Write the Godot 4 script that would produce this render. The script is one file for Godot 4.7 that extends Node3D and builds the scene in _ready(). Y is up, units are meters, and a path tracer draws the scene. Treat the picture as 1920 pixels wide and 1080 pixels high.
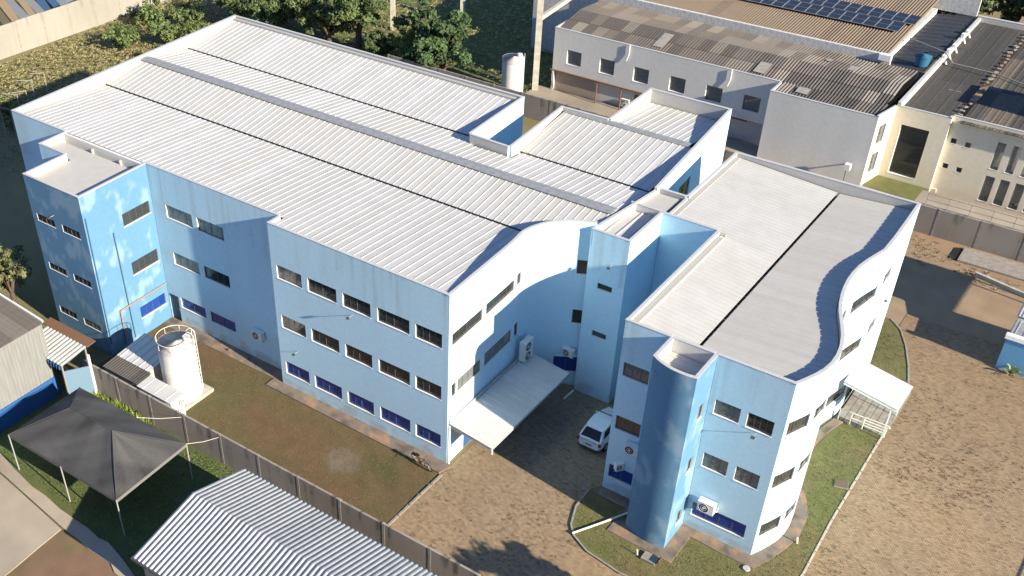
extends Node3D
# The place: a blue three-storey institute with a curved annex, seen from a drone in low sun.
# World frame: y up, metres; x along the long front wall of the institute, z towards the drone.

const CAM := Vector3(26.9512, 43.7660, 39.2019)
const CAM_ROT := Vector3(-0.674521, 0.671930, -0.0247583)
const FOCAL := 2064.0216      # in pixels of a 1920 x 1080 picture
const PPX := 727.7135
const PPY := 727.2570
const NEARP := 0.5

var rng := RandomNumberGenerator.new()
var NA := FastNoiseLite.new()   # broad patches
var NB := FastNoiseLite.new()   # fine patches
var NC := FastNoiseLite.new()   # streaks
var names := {}
var MT := {}                     # materials by key
var meshes := {}                 # shared meshes

# ---------------------------------------------------------------- mesh builder
class MB:
	var v := PackedVector3Array()
	var n := PackedVector3Array()
	var c := PackedColorArray()
	func tri(a: Vector3, b: Vector3, d: Vector3, col := Color.WHITE) -> void:   # counter-clockwise seen from outside
		var nn := (b - a).cross(d - a)
		if nn.length_squared() < 1e-14: return
		nn = nn.normalized()
		v.append(a); v.append(d); v.append(b)
		for i in 3:
			n.append(nn); c.append(col)
	func quad(a: Vector3, b: Vector3, d: Vector3, e: Vector3, col := Color.WHITE) -> void:
		var nn := (b - a).cross(e - a)
		if nn.length_squared() < 1e-14: nn = (d - b).cross(e - b)
		if nn.length_squared() < 1e-14: return
		nn = nn.normalized()
		v.append(a); v.append(d); v.append(b); v.append(a); v.append(e); v.append(d)
		for i in 6:
			n.append(nn); c.append(col)
	func quadc(a: Vector3, b: Vector3, d: Vector3, e: Vector3, ca: Color, cb: Color, cd: Color, ce: Color) -> void:
		var nn := (b - a).cross(e - a)
		if nn.length_squared() < 1e-14: nn = (d - b).cross(e - b)
		if nn.length_squared() < 1e-14: return
		nn = nn.normalized()
		v.append(a); v.append(d); v.append(b); v.append(a); v.append(e); v.append(d)
		for i in 6: n.append(nn)
		c.append(ca); c.append(cd); c.append(cb); c.append(ca); c.append(ce); c.append(cd)
	func squad(p: Array, q: Array, col := Color.WHITE) -> void:   # points and their normals
		for i in [0, 2, 1, 0, 3, 2]:
			v.append(p[i]); n.append(q[i]); c.append(col)
	func box(lo: Vector3, hi: Vector3, col := Color.WHITE) -> void:
		obox(Transform3D(Basis.IDENTITY, (lo + hi) / 2.0), hi - lo, col)
	func obox(t: Transform3D, s: Vector3, col := Color.WHITE) -> void:
		var h := s / 2.0
		var p := []
		for k in 8:
			p.append(t * Vector3(h.x if k & 1 else -h.x, h.y if k & 2 else -h.y, h.z if k & 4 else -h.z))
		quad(p[4], p[5], p[7], p[6], col); quad(p[1], p[0], p[2], p[3], col)
		quad(p[5], p[1], p[3], p[7], col); quad(p[0], p[4], p[6], p[2], col)
		quad(p[6], p[7], p[3], p[2], col); quad(p[0], p[1], p[5], p[4], col)
	func bar(a: Vector3, b: Vector3, w: float, h: float, col := Color.WHITE) -> void:
		var d := b - a
		var l := d.length()
		if l < 1e-5: return
		var up := Vector3.UP if absf(d.y) < 0.95 * l else Vector3.RIGHT
		var z := d / l
		var x := up.cross(z).normalized()
		obox(Transform3D(Basis(x, z.cross(x), z), (a + b) / 2.0), Vector3(w, h, l), col)
	func cone(a: Vector3, b: Vector3, r0: float, r1: float, sides := 10, caps := true, col := Color.WHITE) -> void:
		var d := (b - a)
		if d.length() < 1e-6: return
		d = d.normalized()
		var up := Vector3.UP if absf(d.y) < 0.95 else Vector3.RIGHT
		var x := up.cross(d).normalized()
		var y := d.cross(x)
		for k in sides:
			var t0 := TAU * k / sides
			var t1 := TAU * (k + 1) / sides
			var n0 := x * cos(t0) + y * sin(t0)
			var n1 := x * cos(t1) + y * sin(t1)
			squad([a + n0 * r0, a + n1 * r0, b + n1 * r1, b + n0 * r1], [n0, n1, n1, n0], col)
			if caps:
				tri(b, b + n0 * r1, b + n1 * r1, col)
				tri(a, a + n1 * r0, a + n0 * r0, col)
	func tube(pts: Array, r: float, sides := 6, col := Color.WHITE) -> void:
		for k in pts.size() - 1: cone(pts[k], pts[k + 1], r, r, sides, true, col)
	func mesh() -> ArrayMesh:
		var arr := []
		arr.resize(Mesh.ARRAY_MAX)
		arr[Mesh.ARRAY_VERTEX] = v; arr[Mesh.ARRAY_NORMAL] = n; arr[Mesh.ARRAY_COLOR] = c
		var m := ArrayMesh.new()
		if v.size() > 0: m.add_surface_from_arrays(Mesh.PRIMITIVE_TRIANGLES, arr)
		return m

# ---------------------------------------------------------------- scene helpers
func numbered(s: String) -> String:
	if not names.has(s):
		names[s] = 0
		return s
	names[s] += 1
	return "%s_%03d" % [s, names[s]]

func inst(m: Mesh, called: String, mat: Material, parent: Node) -> MeshInstance3D:
	var o := MeshInstance3D.new()
	o.mesh = m; o.material_override = mat
	o.name = numbered(called) if parent == self else called
	parent.add_child(o, true)
	return o

func put(m: MB, called: String, mat, parent: Node = self) -> MeshInstance3D:
	return inst(m.mesh(), called, MT[mat] if mat is String else mat, parent)

func tag(o: Node, label: String, category: String, group := "", kind := "") -> Node:
	if label: o.set_meta("label", label)
	if category: o.set_meta("category", category)
	if group: o.set_meta("group", group)
	if kind: o.set_meta("kind", kind)
	return o

func thing(called: String, label: String, category: String, at := Vector3.ZERO, turn := 0.0, group := "") -> Node3D:
	var o := Node3D.new()
	o.name = numbered(called)
	add_child(o)
	o.position = at; o.rotation.y = turn
	tag(o, label, category, group)
	return o

func struct(m: MB, called: String, mat) -> MeshInstance3D:
	var o := put(m, called, mat)
	o.set_meta("kind", "structure")
	return o

func copy_of(o: Node3D, called: String, label: String) -> Node3D:
	var d: Node3D = o.duplicate()
	d.name = numbered(called)
	add_child(d)
	if label: d.set_meta("label", label)
	return d

func hit(u: float, v: float, axis := 1, val := 0.0) -> Vector3:   # photo pixel -> point on the plane axis = val
	var d := Basis.from_euler(CAM_ROT) * Vector3((u - PPX) / FOCAL, -(v - PPY) / FOCAL, -1.0)
	return CAM + d * ((val - CAM[axis]) / d[axis])

func g2(u: float, v: float) -> Vector2:
	var p := hit(u, v)
	return Vector2(p.x, p.z)

func lin(r: float, g: float, b: float) -> Color: return Color(r, g, b)
func srgb(c: Color) -> Color: return c.linear_to_srgb()

# ---------------------------------------------------------------- textures and materials
func noise_tex(seed_: int, freq: float, lo: float, hi: float, oct := 4, size := 512, stretch := 1, typ := FastNoiseLite.TYPE_SIMPLEX_SMOOTH) -> ImageTexture:
	var f := FastNoiseLite.new()
	f.seed = seed_; f.frequency = freq; f.fractal_octaves = oct; f.noise_type = typ
	var im := f.get_seamless_image(size, size / stretch)
	im.convert(Image.FORMAT_L8)
	if stretch > 1: im.resize(size, size, Image.INTERPOLATE_BILINEAR)
	var d := im.get_data()
	for i in d.size(): d[i] = int(255.0 * clampf(lo + (hi - lo) * d[i] / 255.0, 0.0, 1.0))
	var o := Image.create_from_data(size, size, false, Image.FORMAT_L8, d)
	o.convert(Image.FORMAT_RGB8)
	return ImageTexture.create_from_image(o)

func normal_tex(seed_: int, freq: float, strength: float, oct := 4, size := 512) -> ImageTexture:
	var f := FastNoiseLite.new()
	f.seed = seed_; f.frequency = freq; f.fractal_octaves = oct
	var im := f.get_seamless_image(size, size)
	im.convert(Image.FORMAT_RGBA8)
	im.bump_map_to_normal_map(strength)
	return ImageTexture.create_from_image(im)

func mat(key: String, col: Color, rough := 0.9, metal := 0.0, tex: Texture2D = null, scale := 1.0, norm: Texture2D = null, nscale := 0.5, vcol := false) -> StandardMaterial3D:
	var m := StandardMaterial3D.new()
	m.albedo_color = srgb(col); m.roughness = rough; m.metallic = metal
	if tex: m.albedo_texture = tex
	if norm:
		m.normal_enabled = true; m.normal_texture = norm; m.normal_scale = nscale
	if tex or norm:
		m.uv1_triplanar = true; m.uv1_world_triplanar = true
		m.uv1_scale = Vector3.ONE * scale
	m.vertex_color_use_as_albedo = vcol
	MT[key] = m
	return m

func glass(key: String, col: Color, alpha: float) -> void:
	var m := mat(key, col, 0.06)
	m.transparency = BaseMaterial3D.TRANSPARENCY_ALPHA
	m.albedo_color.a = alpha
	m.metallic_specular = 0.6

func materials() -> void:
	var fine := noise_tex(3, 0.02, 0.92, 1.03, 5)
	var faint := noise_tex(4, 0.015, 0.97, 1.01, 4)
	var grime := noise_tex(14, 0.01, 0.955, 1.02, 5)
	var grain := noise_tex(5, 0.09, 0.74, 1.14, 5)
	var patch := noise_tex(8, 0.008, 0.86, 1.05, 5)
	var streak := noise_tex(9, 0.02, 0.92, 1.03, 4, 512, 8)
	var bump := normal_tex(11, 0.06, 5.0)
	var bumpf := normal_tex(12, 0.2, 6.0)
	mat("paint", Color.WHITE, 0.82, 0.0, faint, 0.35, null, 0.0, true)
	mat("plaster_in", lin(0.55, 0.53, 0.5))
	mat("trim", lin(0.5, 0.51, 0.51), 0.6, 0.0, fine, 0.5)
	mat("coping", lin(0.6, 0.6, 0.58), 0.8, 0.0, patch, 0.6)
	mat("alu", lin(0.5, 0.51, 0.52), 0.45, 0.4)
	mat("sash", lin(0.12, 0.12, 0.12), 0.5, 0.3)
	mat("sill_frame", lin(0.8, 0.81, 0.82), 0.55)
	for k in 4: mat("sheet%d" % k, [lin(0.5, 0.495, 0.475), lin(0.485, 0.48, 0.455), lin(0.5, 0.49, 0.455), lin(0.53, 0.525, 0.51)][k], 0.5, 0.0, grime, 0.13)
	for k in 3: mat("sheetb%d" % k, [lin(0.475, 0.46, 0.42), lin(0.46, 0.445, 0.405), lin(0.49, 0.475, 0.435)][k], 0.6, 0.0, faint, 0.12)
	mat("galv", lin(0.36, 0.37, 0.37), 0.5, 0.3, patch, 0.5)
	for k in 2: mat("zinc%d" % k, [lin(0.4, 0.41, 0.42), lin(0.36, 0.37, 0.385)][k], 0.4, 0.3, patch, 0.4)
	mat("gutter_metal", lin(0.36, 0.37, 0.37), 0.6, 0.2, patch, 0.5)
	mat("slate", lin(0.045, 0.05, 0.06), 0.6, 0.0, patch, 0.5)
	mat("clad", lin(0.225, 0.23, 0.23), 0.6, 0.0, streak, 0.3)
	mat("pipe_blue", lin(0.07, 0.14, 0.22), 0.6)
	for k in 2: mat("curtain_dim%d" % k, [lin(0.2, 0.19, 0.17), lin(0.12, 0.13, 0.14)][k], 0.95)
	mat("flash", lin(0.42, 0.42, 0.4), 0.75, 0.0, grain, 0.7)
	glass("glass_dark", lin(0.045, 0.05, 0.05), 0.62)
	glass("glass_grey", lin(0.2, 0.21, 0.2), 0.62)
	glass("glass_blue", lin(0.012, 0.055, 0.28), 0.88)
	glass("glass_green", lin(0.03, 0.05, 0.045), 0.45)
	mat("curtain", lin(0.5, 0.46, 0.4), 0.95)
	mat("curtain_tan", lin(0.32, 0.25, 0.17), 0.95)
	mat("door_blue", lin(0.025, 0.1, 0.28), 0.5)
	mat("door_dark", lin(0.03, 0.06, 0.09), 0.5)
	mat("concrete", lin(0.3, 0.27, 0.235), 0.95, 0.0, patch, 0.45, bump, 0.5)
	mat("concrete_pale", lin(0.47, 0.44, 0.38), 0.95, 0.0, patch, 0.35, bump, 0.4)
	mat("concrete_dirty", Color.WHITE, 0.96, 0.0, grain, 0.5, bump, 0.5, true)
	mat("ground_v", Color.WHITE, 1.0, 0.0, grain, 0.55, bumpf, 0.8, true)
	mat("soft_v", Color.WHITE, 1.0, 0.0, fine, 1.3, bumpf, 0.5, true)
	mat("leafv", Color.WHITE, 0.75, 0.0, null, 1.0, null, 0.5, true)
	MT["leafv"].backlight = Color(0.35, 0.42, 0.15)
	mat("bark", lin(0.12, 0.09, 0.065), 0.95, 0.0, grain, 1.5, bumpf, 1.0)
	mat("white_paint", lin(0.82, 0.83, 0.83), 0.45, 0.0, fine, 0.4)
	mat("white_plastic", lin(0.72, 0.72, 0.69), 0.5)
	mat("black", lin(0.015, 0.015, 0.016), 0.6)
	mat("dark_grey", lin(0.06, 0.06, 0.065), 0.7)
	mat("mid_grey", lin(0.22, 0.22, 0.22), 0.7)
	mat("pipe_grey", lin(0.3, 0.3, 0.3), 0.6)
	mat("pipe_brown", lin(0.28, 0.2, 0.15), 0.7)
	mat("rust", lin(0.19, 0.1, 0.055), 0.9, 0.0, grain, 1.0)
	for k in 5: mat("fibro%d" % k, [lin(0.13, 0.112, 0.096), lin(0.085, 0.077, 0.07), lin(0.17, 0.15, 0.13), lin(0.11, 0.1, 0.09), lin(0.21, 0.19, 0.165)][k], 0.95, 0.0, streak, 0.4)
	for k in 3: mat("fibrog%d" % k, [lin(0.062, 0.058, 0.053), lin(0.048, 0.046, 0.043), lin(0.13, 0.108, 0.083)][k], 0.95, 0.0, patch, 0.5)
	for k in 2: mat("fibrot%d" % k, [lin(0.2, 0.155, 0.11), lin(0.17, 0.13, 0.095)][k], 0.95, 0.0, streak, 0.5)
	mat("light_sheet", lin(0.33, 0.31, 0.275), 0.7, 0.0, patch, 0.4)
	mat("wall_grey", Color.WHITE, 0.9, 0.0, faint, 0.25, null, 0.0, true)
	mat("solar", lin(0.014, 0.018, 0.03), 0.4)
	mat("solar_frame", lin(0.5, 0.52, 0.55), 0.4, 0.4)
	mat("canvas", Color.WHITE, 0.8, 0.0, fine, 0.6, bump, 0.2, true)
	mat("car_paint", lin(0.78, 0.79, 0.8), 0.25)
	MT["car_paint"].clearcoat_enabled = true; MT["car_paint"].clearcoat = 0.8; MT["car_paint"].clearcoat_roughness = 0.08
	mat("car_glass", lin(0.012, 0.013, 0.015), 0.06)
	mat("tail_red", lin(0.25, 0.01, 0.01), 0.25)
	mat("tank_white", lin(0.62, 0.615, 0.61), 0.4, 0.0, fine, 0.3)
	mat("tank_grey", lin(0.5, 0.49, 0.49), 0.6, 0.0, patch, 0.8)
	mat("plastic_blue", lin(0.015, 0.1, 0.19), 0.6)
	mat("rail_cream", lin(0.75, 0.7, 0.6), 0.6)
	mat("wood", lin(0.3, 0.24, 0.17), 0.9, 0.0, streak, 0.8)
	mat("brown_lid", lin(0.13, 0.085, 0.06), 0.9)
	mat("wire", lin(0.25, 0.25, 0.24), 0.7)

# ---------------------------------------------------------------- colour fields (linear albedo), all bound to the place
func paint_light(p: Vector3) -> Color:
	var s := NC.get_noise_2d((p.x + p.z * 1.3) * 9.0, p.y * 0.8)
	var q := NA.get_noise_3d(p.x * 6.0, p.y * 6.0, p.z * 6.0)
	var b := Color(0.49, 0.71, 0.85) * (1.0 + 0.04 * s + 0.05 * q)
	# grime runs: narrow vertical stains, ragged in length, hanging from the coping, and mud splashed on the foot
	var run := NC.get_noise_2d((p.x + p.z) * 55.0, p.y * 1.2)
	var reach := 2.6 + 2.5 * NA.get_noise_2d((p.x - p.z) * 20.0, 5.0)
	if p.y > 11.6 - reach: b = b.lerp(Color(0.3, 0.36, 0.36), clampf(run - 0.1, 0.0, 0.5) * 0.8)
	var mud := NB.get_noise_2d((p.x + p.z) * 14.0, p.y * 14.0)
	if p.y < 0.55 + 0.5 * mud: b = b.lerp(Color(0.4, 0.36, 0.3), clampf(0.25 + mud, 0.0, 0.45))
	return b
func paint_mid(p: Vector3) -> Color:       # stronger blue with bleached, scrubbed patches
	var q := NA.get_noise_3d(p.x * 30.0, p.y * 26.0, p.z * 30.0) + 0.6 * NB.get_noise_3d(p.x * 14.0 + p.y * 7.0, p.y * 9.0, p.z * 14.0) + 0.35 * NC.get_noise_2d((p.x + p.z) * 30.0, p.y * 9.0)
	var w := smoothstep(0.06, 0.42, q) * 0.8
	return Color(0.1, 0.232, 0.375).lerp(Color(0.22, 0.345, 0.46), w) * (1.0 + 0.05 * NB.get_noise_3d(p.x * 3.0, p.y * 3.0, p.z * 3.0))
func wall_white(p: Vector3) -> Color:
	return Color(0.66, 0.655, 0.625) * (1.0 + 0.06 * NC.get_noise_2d((p.x + p.z) * 9.0, p.y) + 0.05 * NA.get_noise_3d(p.x * 6.0, p.y * 6.0, p.z * 6.0))
func wall_cream(p: Vector3) -> Color:
	return Color(0.75, 0.69, 0.55) * (1.0 + 0.05 * NC.get_noise_2d((p.x + p.z) * 9.0, p.y))

# ---------------------------------------------------------------- walls with real openings
func way(pts: Array, thick := 0.16) -> Dictionary:      # outside lies to the +z side when walking along +x
	var w := {"p": pts, "s": [0.0], "n": [], "t": thick}
	for k in range(1, pts.size()): w.s.append(w.s[k - 1] + pts[k].distance_to(pts[k - 1]))
	for k in pts.size():
		var a: Vector2 = (pts[k] - pts[k - 1]).normalized() if k > 0 else (pts[1] - pts[0]).normalized()
		var b: Vector2 = (pts[k + 1] - pts[k]).normalized() if k < pts.size() - 1 else a
		var na := Vector2(-a.y, a.x)
		var nb := Vector2(-b.y, b.x)
		var m := (na + nb).normalized()
		w.n.append(m / maxf(0.4, m.dot(na)))
	w["len"] = w.s[-1]
	return w

func on_way(w: Dictionary, s: float, y: float, off := 0.0) -> Vector3:
	var k := 0
	while k < w.s.size() - 2 and s > w.s[k + 1] + 1e-6: k += 1
	var f: float = (s - w.s[k]) / (w.s[k + 1] - w.s[k])
	var p: Vector2 = w.p[k].lerp(w.p[k + 1], f) + w.n[k].lerp(w.n[k + 1], f) * off
	return Vector3(p.x, y, p.y)

func cuts(lo: float, hi: float, step: float, more: Array) -> Array:
	var a := [lo, hi]
	for m in more:
		if m > lo + 1e-4 and m < hi - 1e-4: a.append(m)
	a.sort()
	var o := [a[0]]
	for k in range(1, a.size()):
		var d: float = a[k] - a[k - 1]
		if d < 1e-4: continue
		var nn := maxi(1, int(ceil(d / step)))
		for j in nn: o.append(a[k - 1] + d * (j + 1) / nn)
	return o

var lift := 0.0

func smooth_path(pts: Array, n := 4) -> Array:
	var o := []
	for k in pts.size() - 1:
		var a: Vector2 = pts[maxi(0, k - 1)]
		var d: Vector2 = pts[mini(pts.size() - 1, k + 2)]
		for j in n: o.append((pts[k] as Vector2).cubic_interpolate(pts[k + 1], a, d, float(j) / n))
	o.append(pts[-1])
	return o

func wall(parent: Node, w: Dictionary, y0: float, y1: float, holes: Array, col: Callable, step := 0.6, matkey := "paint", called := "wall", coping := true) -> MeshInstance3D:
	var ss := []
	var ys := []
	for s in w.s: ss.append(s)
	for h in holes: ss.append(h[0]); ss.append(h[1]); ys.append(h[2]); ys.append(h[3])
	var sc := cuts(0.0, w.len, step, ss)
	var yc := cuts(y0, y1, step, ys)
	var m := MB.new()
	var inner := Color(0.5, 0.49, 0.47)
	for i in sc.size() - 1:
		var sm: float = (sc[i] + sc[i + 1]) / 2.0
		var oa := on_way(w, sc[i], 0.0)
		var ob := on_way(w, sc[i + 1], 0.0)
		var ia := on_way(w, sc[i], 0.0, -w.t)
		var ib := on_way(w, sc[i + 1], 0.0, -w.t)
		for j in yc.size() - 1:
			var ym: float = (yc[j] + yc[j + 1]) / 2.0
			var open := false
			for h in holes:
				if sm > h[0] and sm < h[1] and ym > h[2] and ym < h[3]: open = true
			if open: continue
			var a := Vector3(0, yc[j], 0)
			var b := Vector3(0, yc[j + 1], 0)
			m.quadc(oa + a, ob + a, ob + b, oa + b, col.call(oa + a), col.call(ob + a), col.call(ob + b), col.call(oa + b))
			m.quad(ib + a, ia + a, ia + b, ib + b, inner)
		var t := Vector3(0, y1, 0)
		m.quad(oa + t, ob + t, ib + t, ia + t, Color(0.55, 0.55, 0.54) if coping else col.call(oa + t))
	for e in [0.013, w.len - 0.013]:
		var a2 := on_way(w, e, y0)
		var b2 := on_way(w, e, y0, -w.t)
		var u := Vector3(0, y1 - y0, 0)
		if e < 0.02: m.quad(b2, a2, a2 + u, b2 + u, col.call(a2))
		else: m.quad(a2, b2, b2 + u, a2 + u, col.call(a2))
	var o := put(m, called, matkey, parent)
	if coping:
		var cm := MB.new()
		lift = fmod(lift + 0.0023, 0.0161)
		var first: Vector3 = (on_way(w, 0.0, 0.0) - on_way(w, minf(0.1, w.len), 0.0)).normalized() * 0.03
		var last: Vector3 = (on_way(w, w.len, 0.0) - on_way(w, maxf(0.0, w.len - 0.1), 0.0)).normalized() * 0.03
		for i in w.p.size() - 1:
			var pa := on_way(w, w.s[i], y1 + 0.002, 0.012)
			var pb := on_way(w, w.s[i + 1], y1 + 0.002, 0.012)
			var qa := on_way(w, w.s[i], y1 + 0.002, -w.t - 0.012)
			var qb := on_way(w, w.s[i + 1], y1 + 0.002, -w.t - 0.012)
			var up := Vector3(0, 0.03 + lift, 0)
			if i == 0:
				pa += first; qa += first
				cm.quad(qa, pa, pa + up, qa + up)
			if i == w.p.size() - 2:
				pb += last; qb += last
				cm.quad(pb, qb, qb + up, pb + up)
			cm.quad(pa + up, pb + up, qb + up, qa + up)
			cm.quad(pa, pb, pb + up, pa + up)
			cm.quad(qb, qa, qa + up, qb + up)
			cm.quad(pb, pa, qa, qb)
		put(cm, "coping", "trim", parent)
	return o

func frame_mesh(w: float, h: float, np: int, depth: float, sill: bool) -> Mesh:
	var key := "win%.2f_%.2f_%d_%.2f_%s" % [w, h, np, depth, sill]
	if meshes.has(key): return meshes[key]
	var m := MB.new()
	var c := Color.WHITE
	m.quad(Vector3(0, 0, 0), Vector3(w, 0, 0), Vector3(w, 0, -depth), Vector3(0, 0, -depth), c)
	m.quad(Vector3(0, h, -depth), Vector3(w, h, -depth), Vector3(w, h, 0), Vector3(0, h, 0), c)
	m.quad(Vector3(0, 0, 0), Vector3(0, 0, -depth), Vector3(0, h, -depth), Vector3(0, h, 0), c)
	m.quad(Vector3(w, 0, -depth), Vector3(w, 0, 0), Vector3(w, h, 0), Vector3(w, h, -depth), c)
	if sill: m.box(Vector3(-0.02, -0.03, -0.01), Vector3(w + 0.02, 0.0, 0.022))
	meshes[key] = m.mesh()
	return meshes[key]

func sash_mesh(w: float, h: float, np: int) -> Mesh:
	var key := "sash%.2f_%.2f_%d" % [w, h, np]
	if meshes.has(key): return meshes[key]
	var m := MB.new()
	var f := 0.035
	m.box(Vector3(0.002, 0.002, 0), Vector3(w - 0.002, f, 0.05))
	m.box(Vector3(0.002, h - f, 0), Vector3(w - 0.002, h - 0.002, 0.05))
	m.box(Vector3(0.002, f, 0), Vector3(f, h - f, 0.05))
	m.box(Vector3(w - f, f, 0), Vector3(w - 0.002, h - f, 0.05))
	for k in range(1, np):
		var x := f + (w - 2 * f) * k / np
		m.box(Vector3(x - 0.012, f, 0.012), Vector3(x + 0.012, h - f, 0.046))
	if np > 1: m.box(Vector3(w / 2 - 0.025, h * 0.45, 0.046), Vector3(w / 2 + 0.025, h * 0.56, 0.07))
	meshes[key] = m.mesh()
	return meshes[key]

func box_mesh(s: Vector3) -> Mesh:
	var key := "box%.3f_%.3f_%.3f" % [s.x, s.y, s.z]
	if not meshes.has(key):
		var m := MB.new()
		m.box(-s / 2, s / 2)
		meshes[key] = m.mesh()
	return meshes[key]

func window_at(parent: Node, a: Vector3, t: Vector3, w: float, h: float, np: int, gl: String, depth := 0.17, sill := true, curtain := "", share := 1.0) -> MeshInstance3D:
	var o := inst(frame_mesh(w, h, np, depth, sill), "window", MT["sill_frame"], parent)
	o.transform = Transform3D(Basis(t, Vector3.UP, t.cross(Vector3.UP)), a)
	var sa := inst(sash_mesh(w, h, np), "sash", MT["sash"], o)
	sa.position.z = -depth
	var f := 0.035
	var pw := (w - 2 * f) / np
	for k in np:
		var p := inst(box_mesh(Vector3(pw - 0.02, h - 2 * f, 0.012)), "pane", MT[gl], o)
		p.position = Vector3(f + pw * (k + 0.5), h / 2, -depth + (0.032 if k % 2 else 0.018))
	if curtain:
		var cm := MB.new()
		var nn := int(w * share / 0.06)
		for k in nn:
			var x0 := f + (w - 2 * f) * share * k / nn
			var x1 := f + (w - 2 * f) * share * (k + 1) / nn
			var za := -depth - 0.12 - 0.03 * (k % 2)
			var zb := -depth - 0.12 - 0.03 * ((k + 1) % 2)
			cm.quad(Vector3(x0, 0.0, za), Vector3(x1, 0.0, zb), Vector3(x1, h, zb), Vector3(x0, h, za))
		put(cm, "curtain", curtain, o)
	return o

var wr := RandomNumberGenerator.new()

# opening h = [s0, s1, y0, y1] in the wall w, filled with a window
func win(parent: Node, w: Dictionary, h: Array, np := 4, gl := "glass_dark", curtain := "", share := 1.0, depth := 0.12) -> MeshInstance3D:
	var a := on_way(w, h[0], h[2])
	var b := on_way(w, h[1], h[2])
	if curtain == "" and gl == "glass_dark" and np > 1 and wr.randf() < 0.45:
		curtain = "curtain_dim%d" % (wr.randi() % 2)
		share = [0.25, 0.5, 0.75, 1.0][wr.randi() % 4]
	return window_at(parent, a, (b - a).normalized(), a.distance_to(b), h[3] - h[2], np, gl, depth, true, curtain, share)

# ---------------------------------------------------------------- ribbed sheets
# one sheet: width w along local +x, running along local -z from z0 to z1 (left and right end given), ribs of height rh
func rib_mesh(w: float, nr: int, rh: float, rw: float, z0a: float, z0b: float, z1a: float, z1b: float, thick := 0.03, wave := false) -> Mesh:
	var key := "rib%.3f_%d_%.3f_%.3f_%.3f_%.3f_%.3f_%.3f_%s" % [w, nr, rh, rw, z0a, z0b, z1a, z1b, wave]
	if meshes.has(key): return meshes[key]
	var xs := [0.0]
	var hs := [0.0]
	if wave:
		for k in nr * 4:
			xs.append(w * (k + 1) / (nr * 4))
			hs.append(rh * 0.5 * (1.0 - cos(TAU * (k + 1) / 4.0)))
	else:
		for k in nr:
			var c := w * (k + 0.5) / nr
			for q in [[-rw / 2, 0.0], [-rw / 4, rh], [rw / 4, rh], [rw / 2, 0.0]]:
				xs.append(c + q[0]); hs.append(q[1])
		xs.append(w); hs.append(0.0)
	var m := MB.new()
	for k in xs.size() - 1:
		var fa: float = xs[k] / w
		var fb: float = xs[k + 1] / w
		var a := Vector3(xs[k], hs[k], -lerpf(z0a, z0b, fa))
		var b := Vector3(xs[k + 1], hs[k + 1], -lerpf(z0a, z0b, fb))
		var c2 := Vector3(xs[k + 1], hs[k + 1], -lerpf(z1a, z1b, fb))
		var d := Vector3(xs[k], hs[k], -lerpf(z1a, z1b, fa))
		m.quad(a, b, c2, d)
		var dn := Vector3(0, -thick, 0)
		m.quad(Vector3(a.x, 0, a.z) + dn, Vector3(b.x, 0, b.z) + dn, b, a)
		m.quad(Vector3(c2.x, 0, c2.z) + dn, Vector3(d.x, 0, d.z) + dn, d, c2)
	meshes[key] = m.mesh()
	return meshes[key]

# a plane of sheets: corner A, U across (whole width), V along the ribs; range_of(u_left, u_right) may shorten each sheet
func sheets(parent: Node, A: Vector3, U: Vector3, V: Vector3, pw: float, nr: int, rh: float, rw: float, mats: Array, range_of = null, wave := false, called := "roof_panel", jitter := 0.004) -> void:
	var ul := U.length()
	var vl := V.length()
	var x := U / ul
	var z := -V / vl
	var y := z.cross(x).normalized()
	var flip := y.y < 0.0
	if flip:
		A += U; x = -x; y = -y
	var nn := maxi(1, int(round(ul / pw)))
	var w := ul / nn
	for k in nn:
		var q := [0.0, 0.0, vl, vl]
		if range_of != null:
			q = range_of.call(ul - k * w, ul - (k + 1) * w) if flip else range_of.call(k * w, (k + 1) * w)
			if q.is_empty(): continue
		var o := inst(rib_mesh(w, nr, rh, rw, q[0], q[1], q[2], q[3], 0.03, wave), called, MT[mats[rng.randi() % mats.size()]], parent)
		o.transform = Transform3D(Basis(x, y, z), A + x * (k * w) + y * rng.randf_range(0.0, jitter))

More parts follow.
